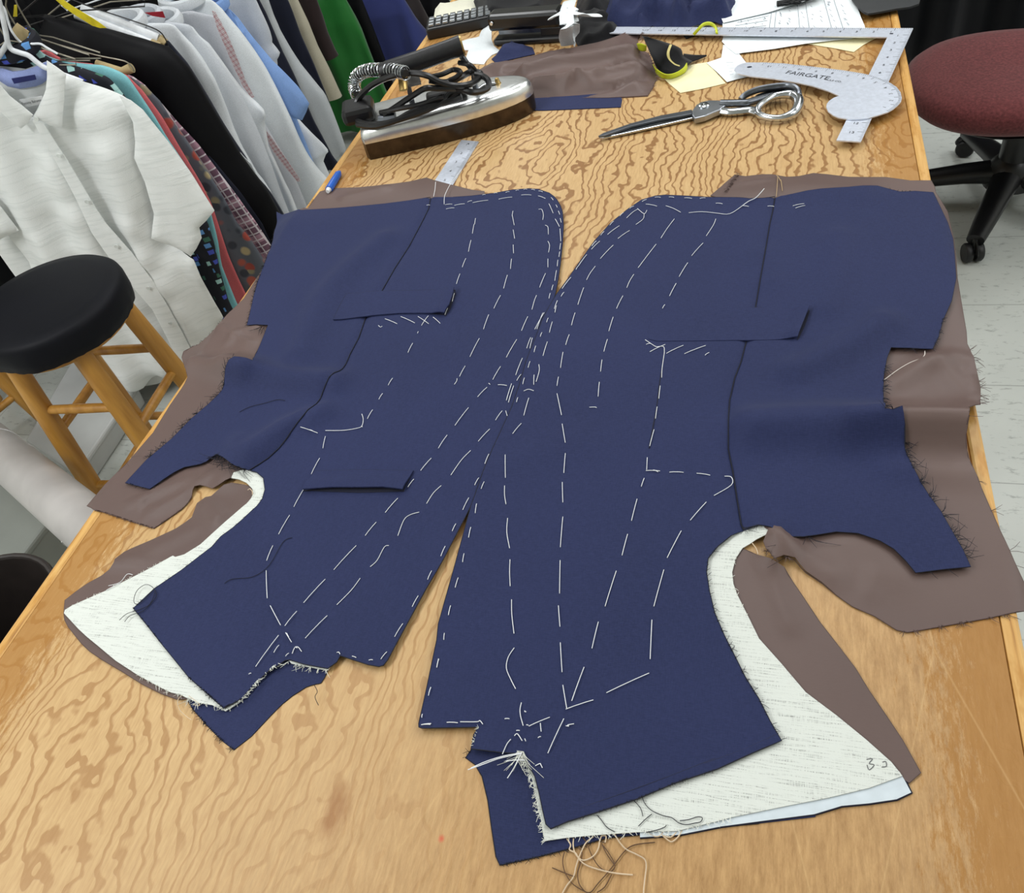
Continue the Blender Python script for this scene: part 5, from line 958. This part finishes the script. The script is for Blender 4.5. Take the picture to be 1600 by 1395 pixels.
TUR = linen('turquoise_cotton', (134, 198, 206)); COR = linen('coral_cotton', (214, 106, 110)); BLUE = linen('light_blue_cotton', (136, 170, 226)); BKW = cloth_mat('black_suiting', (14, 14, 17), .55, 600, .1, .1, .0, 6, .15); NVW = cloth_mat('midnight_suiting', (22, 26, 44), .7)
BEI = linen('beige_twill', (182, 176, 156)); DBR = cloth_mat('dark_brown_wool', (40, 28, 28)); GRN = cloth_mat('green_satin', (30, 104, 40), .45); PUR = cloth_mat('indigo_wool', (48, 56, 108)); CHA = cloth_mat('charcoal_knit', (56, 50, 50)); GRYW = linen('grey_white_twill', (188, 193, 196))
# ---- front: white linen shirt
YS, YW = 1.31, .26
ws = thing('linen_shirt', 'large white linen short-sleeved shirt on a white hanger, nearest on the rail', 'shirt', (XB, YS, .1))
body = [(52, 182), (60, 168), (72, 140), (84, 112), (103, 117), (160, 139), (190, 151), (216, 168), (212, 200), (216, 225), (222, 270), (238, 330), (262, 386), (304, 402), (324, 449), (348, 498), (330, 545), (300, 570), (275, 577), (262, 586), (249, 590), (235, 595), (225, 604), (200, 607), (170, 600), (140, 575), (110, 540), (80, 490), (43, 412), (14, 372), (-30, 300), (-60, 210), (-30, 130), (0, 134), (15, 151)]
panel('body', body, YS, YW, .0, LINEN, ws, .010, .022, .07, .002, .015, 50, 3, dirv=.12)
panel('back', [(-30, 110), (0, 104), (40, 108), (73, 96), (103, 117), (190, 151), (223, 172), (240, 330), (300, 402), (348, 498), (290, 585), (200, 612), (100, 540), (-20, 372), (-60, 210)], YS, YW, -.045, LINEN, ws, .02, 0, .05, .002, .004, 40, 5)
panel('sleeve', [(186, 149), (204, 157), (223, 172), (262, 222), (300, 275), (335, 329), (322, 346), (311, 356), (315, 372), (308, 386), (298, 401), (270, 386), (237, 371), (240, 335), (225, 285), (209, 248), (211, 221), (208, 191)], YS, YW, .022, LINEN, ws, .01, .008, .025, .002, .004, 60, 8)
panel('sleeve', [(-30, 300), (0, 322), (15, 342), (29, 360), (12, 368), (-5, 377), (-40, 380), (-60, 330)], YS, YW, .03, LINEN, ws, .012, .02, .04)
panel('placket', [(50, 187), (68, 193), (86, 222), (105, 251), (150, 326), (166, 350), (206, 395), (238, 438), (262, 478), (285, 520), (306, 562), (284, 576), (262, 530), (238, 483), (218, 460), (183, 420), (143, 363), (118, 310), (90, 258), (70, 222)], YS, YW, .038, LINEN, ws, .008, .003, .02, .003, .0015, 20, 2)
panel('collar_band', [(-14, 96), (0, 106), (20, 112), (38, 110), (56, 104), (73, 96), (73.5, 125), (66, 131), (56, 135), (31, 139), (12, 135), (0, 127), (-14, 120)], YS, YW, -.03, linen('chambray', (158, 172, 224)), ws, .008, .01, .03, label='blue chambray inner collar band')
panel('yoke', [(-14, 118), (0, 126), (12, 134), (31, 138), (56, 134), (73.5, 124), (74, 150), (62, 185), (45, 190), (15, 165), (-14, 150)], YS, YW, -.036, LINEN, ws, .01)
panel('neck_label', [(18, 123), (54, 117), (56.5, 124.5), (22, 131)], YS, YW, -.012, plain('navy_label', (32, 38, 100), .7), ws, .01, label='navy woven size label')
panel('brand_label', [(30, 156), (66, 150), (68, 162), (38, 168)], YS, YW, -.014, plain('white_label', (240, 242, 242), .7), ws, .01)
p, d, n = frame(YS, YW); q = WP(49, 159.5, p + n * -.0125, YW); m = MB(); e = d * math.cos(.0) + np.array((0, 0, .0)); text_geo('Tommy Bahama', .0074, q, e, (0, 0, 1.), m); m.build('label_lettering', INK, ws, smooth=False)
panel('collar_leaf', [(73, 95), (88, 105), (103, 116), (101, 135), (100.4, 156), (98, 178), (96.6, 199), (86, 198), (78, 196), (65, 189), (52.7, 182), (62.7, 166), (71.5, 140), (73.5, 120)], YS, YW, .042, LINEN, ws, .007, .004, .02, .002)
panel('collar_leaf', [(-14, 120), (0, 133), (15, 150.6), (35, 166), (51.4, 180), (46, 187), (41.4, 194.5), (32.6, 201), (15, 188), (0, 174), (-14, 160)], YS, YW, .042, LINEN, ws, .007, .004, .02, .002)
for i, (x, y) in enumerate([(57, 186), (92, 243), (136, 315), (182, 385), (232, 450), (266, 505)]):
    q = WP(x, y, p + n * .046, YW); MB().lathe([(0, .0), (.005, 0), (.0055, .001), (.005, .002), (0, .0015)], q, 14, R=np.array([d, (0, 0, 1), n]).T).build('button', plain('pearl_button', (214, 218, 214), .25), ws)
p, d, n = frame(YS, YW)
hg = thing('clothes_hanger', 'thick white plastic hanger inside the white linen shirt', 'hanger', (XB, YS, .95))
def hp_(pts, off): return [WP(x, y, p + n * off, YW) for x, y in pts]
MB().tube(smoothpts(hp_([(-12, -30), (-2, 0), (3, 22), (9, 50), (12, 66), (18, 77), (30, 82), (45, 87), (60, 99), (76, 108), (130, 128)], -.02), 5), .0055, 10).build('arm', WPL, hg); MB().tube(smoothpts(hp_([(12, 66), (5, 78), (-5, 92), (-20, 105)], -.02), 5), .0055, 10).build('arm', WPL, hg)
hg = thing('clothes_hanger', 'white wire hanger over the cardboard beside the linen shirt collar', 'hanger', (XB, YS + .03, .95))
MB().tube(smoothpts([WP(x, y, p - n * .04, YW) for x, y in [(-6, 2), (2, 8), (8, 16), (13, 34), (18, 48), (28, 62), (36, 67), (50, 68.5), (63, 68.6), (74, 75), (90, 84)]], 5), .0025, 8).build('wire', WPL, hg)
o = panel('cardboard_guard', [(19, 45), (26, 36), (46, 50), (58, 66), (66, 75), (56, 84), (42, 80), (30, 68), (22, 58)], 1.38, .2, .0, plain('kraft_card', (188, 168, 124), .85), None, .01, .004, .02, .002); tag(o, 'printed kraft cardboard hanger guard behind the white wire hanger', 'cardboard')
# ---- the row behind it
garment('print_shirt', 'black shirt with blue and green square print, behind the linen shirt', 'shirt', DOT, 1.375, [(50, 74), (64, 82), (77, 91), (94, 97.5), (125, 106), (150, 114), (169, 120), (180, 131), (190, 142), (225, 190), (280, 275), (324, 349), (335, 383), (344, 426), (357, 472)], .16, .2, thick=.022, seed=1, fr=30, fold=.004, collar=DOT)
garment('turquoise_shirt', 'turquoise shirt sticking out behind the black print shirt', 'shirt', TUR, 1.42, [(57, 75), (72, 88), (100, 97), (137, 100), (160, 103), (175, 107), (190, 114), (200, 121), (213, 140), (241, 181), (263, 218), (301, 271), (328, 320), (341, 380), (346, 415), (357, 445), (370, 478)], .2, .2, thick=.018, seed=2, fold=.004)
garment('coral_shirt', 'coral pink shirt edge between the turquoise and the floral shirts', 'shirt', COR, 1.455, [(75, 78), (92, 90), (110, 97), (140, 99), (198, 117), (221, 140), (251, 181), (281, 233), (314, 288), (330, 319), (357, 400), (372, 435), (385, 462)], .2, .2, thick=.014, seed=3, fold=.003)
garment('floral_shirt', 'slate shirt with red and cream flowers beside the plaid shirt', 'shirt', FLO, 1.49, [(190, 116), (210, 124), (228, 136), (251, 160), (263.5, 182), (288.6, 217), (326, 270), (351, 310), (371, 349), (386, 365), (408, 398), (430, 440)], .2, .2, thick=.016, seed=4, fold=.003)
garment('plaid_shirt', 'pink and white plaid shirt in front of the black jacket', 'shirt', PLA, 1.525, [(191, 113), (208, 120), (226, 132), (251, 160), (276, 190), (309, 225), (339, 265), (371, 305), (400, 345), (425, 385)], .2, .2, thick=.016, seed=5, fold=.003)
garment('midnight_trousers', 'midnight blue trousers edge between the plaid shirt and black jacket', 'trousers', NVW, 1.56, [(200, 108), (226, 118), (246, 133), (275, 168), (310, 216), (345, 262), (380, 306), (410, 350)], .2, .2, thick=.014, seed=6, fold=.003)
jk = garment('suit_jacket', 'large black suit jacket with broad shoulders under the yellow tape', 'jacket', BKW, 1.60, [(24, 27), (50, 22), (75, 24), (100, 30), (125, 38), (160, 46), (200, 58), (235, 66), (266, 77), (296, 110), (308, 130), (319, 151), (351, 206), (375, 247), (400, 280), (419, 303), (440, 340)], .12, .15, thick=.05, seed=7, fold=.006, fr=25)
sb = garment('dark_coat', 'midnight coat with a pale lining strip behind the black jacket', 'coat', NVW, 1.68, [(262, 62), (292, 100), (320, 145), (345, 185), (365, 215), (385, 246), (400, 275), (420, 300), (442, 335)], .12, .15, thick=.03, seed=8, fold=.004)
panel('lining_strip', [(374, 237), (380, 244), (392, 256), (400, 272), (396, 273), (384, 258)], 1.68, .15, .05, MWHITE, sb, .01)
G = [('dress_shirt', 'white dress shirt touching the black jacket, first of the pale shirts', MWHITE, 1.74, [(236, 36), (255, 22), (262, 27), (270, 37), (285, 54), (300, 70), (315, 90), (336, 125), (345, 150), (362, 200), (375, 230), (400, 275), (425, 305)]),
     ('dress_shirt', 'second white dress shirt from the black jacket, with open collar points', MWH2, 1.81, [(270, 36), (280, 20), (288, 26), (296, 37), (305, 52), (318, 66), (327, 78), (342, 98), (352, 112), (380, 160), (405, 215), (425, 262), (440, 300)]),
     ('dress_shirt', 'third pale dress shirt, its cuff ending beside the checked facing', MWHITE, 1.88, [(300, 40), (312, 55), (327, 68), (342, 90), (361, 118), (380, 144), (398, 163), (412, 172), (416, 178), (412, 192), (419, 232), (444, 281), (455, 300)])]
for i, (nm, lab, mt, yc, ed) in enumerate(G): garment(nm, lab, 'shirt', mt, yc, ed, .22, .15, thick=.03, seed=20 + i, fold=.012, fr=62, collar=mt)
cs_ = garment('checked_shirt', 'greyish shirt with a narrow red checked facing down its edge', 'shirt', MWH3, 1.95, [(322, 22), (330, 18), (336, 25), (350, 58), (362, 86), (380, 131), (394, 150), (412, 190), (440, 238), (462, 281), (470, 300)], .22, .15, thick=.022, seed=30, fold=.004)
panel('checked_facing', [(331, 17), (336, 19), (348, 40), (360, 65), (372, 95), (383, 125), (397, 152), (393, 153), (379, 134), (366, 106), (352, 74), (340, 46)], 1.95, .15, .05, CHK, cs_, .008); panel('checked_facing', [(409, 196), (414, 202), (436, 232), (452, 256), (470, 283), (465, 284), (446, 262), (426, 236)], 1.95, .15, .05, CHK, cs_, .008)
garment('dress_shirt', 'bright white shirt with long smooth front beside the light blue shirt', 'shirt', linen('bright_white', (232, 238, 242)), 2.02, [(326, -2), (334, 2), (347, 14), (353, 22), (372, 46), (394, 78), (412, 106), (428, 134), (442, 160), (456, 187.5), (468, 215), (481, 240), (498, 264), (512, 281), (520, 292)], .22, .13, thick=.04, seed=31, fold=.006, collar=MWHITE, fr=40)
bs = garment('blue_shirt', 'light blue short-sleeved shirt hanging among the white shirts', 'shirt', BLUE, 2.12, [(350, 10), (359, 15), (372, 30), (387, 50), (405, 72), (425, 98), (440, 120), (452, 150), (460, 175)], .3, .13, thick=.03, seed=32, fold=.004, collar=BLUE)
panel('sleeve', [(359, 15), (372, 28), (387.5, 49), (405, 70), (425, 94), (447, 117), (466, 137), (475, 150), (483, 162.5), (478, 176), (472, 188), (460, 184), (449, 176), (432, 150), (415, 122), (398, 92), (380, 58), (368, 34)], 2.12, .13, .045, BLUE, bs, .01, .02, .03, .002, .003, 60)
garment('dress_shirt', 'white shirt tail pointing out below the light blue sleeve', 'shirt', MWHITE, 2.19, [(440, 150), (458, 175), (469, 188), (480, 200), (495, 218), (513, 239), (509, 241), (505, 252), (515, 275)], .2, .13, thick=.026, seed=33)
garment('dress_shirt', 'grey-white shirt with a short cuff above the light blue sleeve', 'shirt', MWH2, 2.28, [(385, -20), (398, -4), (406, 15), (414, 33), (420, 48), (424, 62), (424, 68), (430, 76), (437, 86), (432, 94), (434, 110)], .45, .13, thick=.028, seed=34, fold=.006)
garment('midnight_trousers', 'midnight trousers edge beside the long grey-white trousers', 'trousers', NVW, 2.36, [(400, -10), (415, 20), (440, 80), (460, 120), (490, 190), (520, 245), (535, 262)], .15, .13, thick=.02, seed=35)
garment('long_trousers', 'long grey-white trousers reaching down to the table edge', 'trousers', GRYW, 2.44, [(412, -20), (420, 0), (428, 24), (438, 47), (455, 76), (472, 103), (490, 126), (507, 147), (519, 176), (529, 203), (535, 220), (540, 236), (536, 250)], .16, .12, thick=.04, seed=36, fold=.009, fr=45)
garment('midnight_trousers', 'midnight trousers in front of the beige pair', 'trousers', NVW, 2.54, [(442, -10), (450, 0), (458, 20), (470, 55), (490, 100), (510, 150)], .15, .12, thick=.02, seed=37)
garment('beige_trousers', 'beige twill trousers with a pressed seam and turned hem', 'trousers', BEI, 2.62, [(455, -20), (466, 0), (482, 34), (497, 72), (512, 104), (528, 141), (542, 170), (557, 202), (556, 208), (556, 212)], .30, .12, thick=.035, seed=38, fold=.01, fr=40)
garment('brown_trousers', 'dark brown trousers hanging in front of the green garment', 'trousers', DBR, 2.76, [(485, -20), (495, 0), (504, 25), (512, 50), (524, 78), (539, 106), (534, 116)], .4, .12, thick=.035, seed=39, fold=.01, fr=45)
garment('green_robe', 'bright green satin robe further along the rail', 'robe', GRN, 2.92, [(530, -20), (541, 0), (554, 24), (566, 47), (576, 74), (586, 100), (600, 130), (616, 165), (632, 200)], .05, .12, thick=.05, seed=40, fold=.016, fr=40)
garment('black_dress', 'black dress between the green robe and the indigo coat', 'dress', BKW, 3.10, [(556, -20), (566, 0), (578, 30), (590, 60), (603, 94), (612, 120)], .1, .12, thick=.03, seed=41)
garment('indigo_coat', 'indigo blue coat with broad soft folds beside the keyboard', 'coat', PUR, 3.26, [(610, -30), (634, 0), (642, 12), (650, 25), (660, 40), (671, 56), (685, 90)], .1, .12, thick=.05, seed=42, fold=.02, fr=30)
garment('charcoal_dress', 'charcoal dress behind the indigo coat', 'dress', CHA, 3.44, [(640, -20), (655, 0), (668, 25), (682, 50), (690, 70)], .1, .12, thick=.03, seed=43)
garment('black_coat', 'black coat ending the row on the rail', 'coat', BKW, 3.62, [(680, -20), (700, 0), (712, 14), (724, 30), (740, 60)], .1, .12, thick=.04, seed=44)
for yc, lab, mt, zs in ((1.375, 'wire hanger holding the black print shirt', WIRE, 1.02), (1.42, 'wire hanger holding the turquoise shirt', WIRE, 1.01), (1.455, 'wire hanger holding the coral shirt', WIRE, 1.0), (1.60, 'black hanger holding the big suit jacket', BPL, 1.05), (1.74, 'wire hanger in the first white dress shirt', WIRE, 1.02), (1.81, 'white wire hanger in the second white dress shirt', WPL, 1.02), (1.88, 'black hanger in the third dress shirt', BPL, 1.02), (1.95, 'dark hanger in the checked shirt', BPL, 1.02), (2.02, 'black hanger in the bright white shirt', BPL, 1.02), (2.12, 'white wire hanger in the light blue shirt', WPL, 1.0), (2.28, 'black hanger in the grey-white shirt', BPL, 1.0), (2.44, 'wire hanger with the long trousers', WIRE, 1.0)):
    hanger(yc, .15, lab, mt, zs, arm=.13 if yc < 1.5 else .19)
# trouser hangers with paper tubes between the jacket and the white shirts
for i, (a_, b_, e_, yc) in enumerate([((128, 13), (248, 60), (258, 68), 1.66), ((118, 22), (236, 68), (250, 74), 1.64)]):
    p, d, n = frame(yc, .15); t = thing('trouser_hanger', ['white trouser hanger tube with a kraft end, nearer the pale shirts', 'white trouser hanger tube lying just over the black jacket shoulder'][i], 'hanger', (XB, yc, .95)); P = [WP(x, y, p, .15) for x, y in (a_, b_, e_)]
    MB().tube([P[0], P[1]], .011, 12).build('paper_tube', WPL, t); MB().tube([P[1], P[2]], .0115, 12).build('tube_end', plain('kraft_card', (188, 168, 124), .85), t)
    up = np.array((0, 0, .03)); MB().tube(smoothpts([WP(XBp[0], XBp[1], p, .15) for XBp in [(90, -10), (140, 10), (200, 30), (244, 46), (258, 60), (264, 76)]], 4), .0015, 6).build('wire', BPL if i else WIRE, t)
p, d, n = frame(1.50, .18); t = thing('trouser_hanger', 'wire trouser hanger with kraft tube end over the coral shirt', 'hanger', (XB, 1.5, .95)); MB().tube(smoothpts([WP(x, y, p + n * .02, .18) for x, y in [(66, 63), (110, 75), (150, 86), (185, 93), (198, 97), (206, 104), (210, 112)]], 4), .0016, 6).build('wire', WIRE, t); MB().tube([WP(x, y, p + n * .015, .18) for x, y in ((150, 100), (190, 113), (206, 106))], [.010, .011, .011], 12).build('tube_end', plain('kraft_card', (188, 168, 124), .85), t)
YT = plain('yellow_tape', (226, 206, 40), .5, 0, .06, 60)
o = panel('tape_measure', [(70, -20), (87.5, 0), (101, 12), (119, 24), (132, 32), (144, 40), (156, 44), (166, 44), (156, 36), (144, 27.5), (128, 18), (112.5, 9), (99, 0), (84, -20)], 1.60, .15, .07, YT, None, .01, 0, .02, .001, .004, 30); tag(o, 'yellow tape measure draped over the black jacket shoulder', 'tape measure')
o = panel('yellow_tag', [(22, 8), (26, 8), (26.5, 26), (20.5, 26)], 1.45, .15, .02, YT, None, .01); tag(o, 'small yellow tag hanging on the rail at the top left corner', 'tag')
o = panel('red_cloth', [(226, 20), (240, 19), (254, 18), (258, 28), (250, 27), (238, 25)], 1.72, .15, .03, plain('crimson_cloth', (150, 16, 36), .7), None, .01); tag(o, 'small strip of crimson cloth among the hangers above the white shirts', 'cloth')
# black coats added as a dark backing for the void between the hangers
for i, (y, lab) in enumerate(((1.5, 'black coat added as dark backing behind the linen shirt'), (2.05, 'black coat added as dark backing behind the dress shirts'), (2.6, 'black coat added as dark backing behind the beige trousers'), (3.15, 'black coat added as dark backing behind the green robe'), (3.7, 'black coat added as dark backing at the far end of the rail'))):
    t = thing('backing_coat', lab, 'coat', (-1.78, y, .15)); m = MB(); K = 48; vs = []; LV = np.linspace(1.3, .15, 24)
    for z in LV:
        dz = 1.3 - z; hw = .07 + .22 * min(1, (dz / .12)) ** .6 + .03 * dz; b = .02 + .05 * min(1, dz / .3)
        for k in range(K):
            a = 2 * math.pi * k / K; vs.append((-1.78 + b * math.sin(a) + .012 * math.sin(hw * math.cos(a) * 50 + i), y + hw * math.cos(a), z))
    m.add(vs, [(j * K + k, j * K + (k + 1) % K, (j + 1) * K + (k + 1) % K, (j + 1) * K + k) for j in range(23) for k in range(K)] + [tuple(range(K)), tuple(23 * K + k for k in range(K))]); m.build('body', BKW, t)
    MB().tube([(-1.78, y, 1.30), (-1.78, y, 1.38), (-1.8, y, 1.42), (XL, y, 1.42)], .005, 8).build('hanging_loop', STEELD, t)

for o in C.objects:
    if o.parent is None and 'category' in o.keys() and 'group' not in o.keys():
        k = o.name.split('.')[0]
        gr = {'dress_shirt': 'pale dress shirts on the rail', 'clothes_hanger': 'hangers on the rail', 'trouser_hanger': 'trouser hangers on the rail', 'backing_coat': 'black coats added as dark backing', 'fabric_scrap': 'wool offcuts on the table', 'bar_stool': 'oak bar stools',
              'storage_box': 'grey storage boxes on the floor', 'envelope': 'cream envelopes', 'order_form': 'papers at the far end', 'midnight_trousers': 'midnight trousers on the rail', 'thread_tangle': 'loose threads on the table'}.get(k)
        if gr: o['group'] = gr
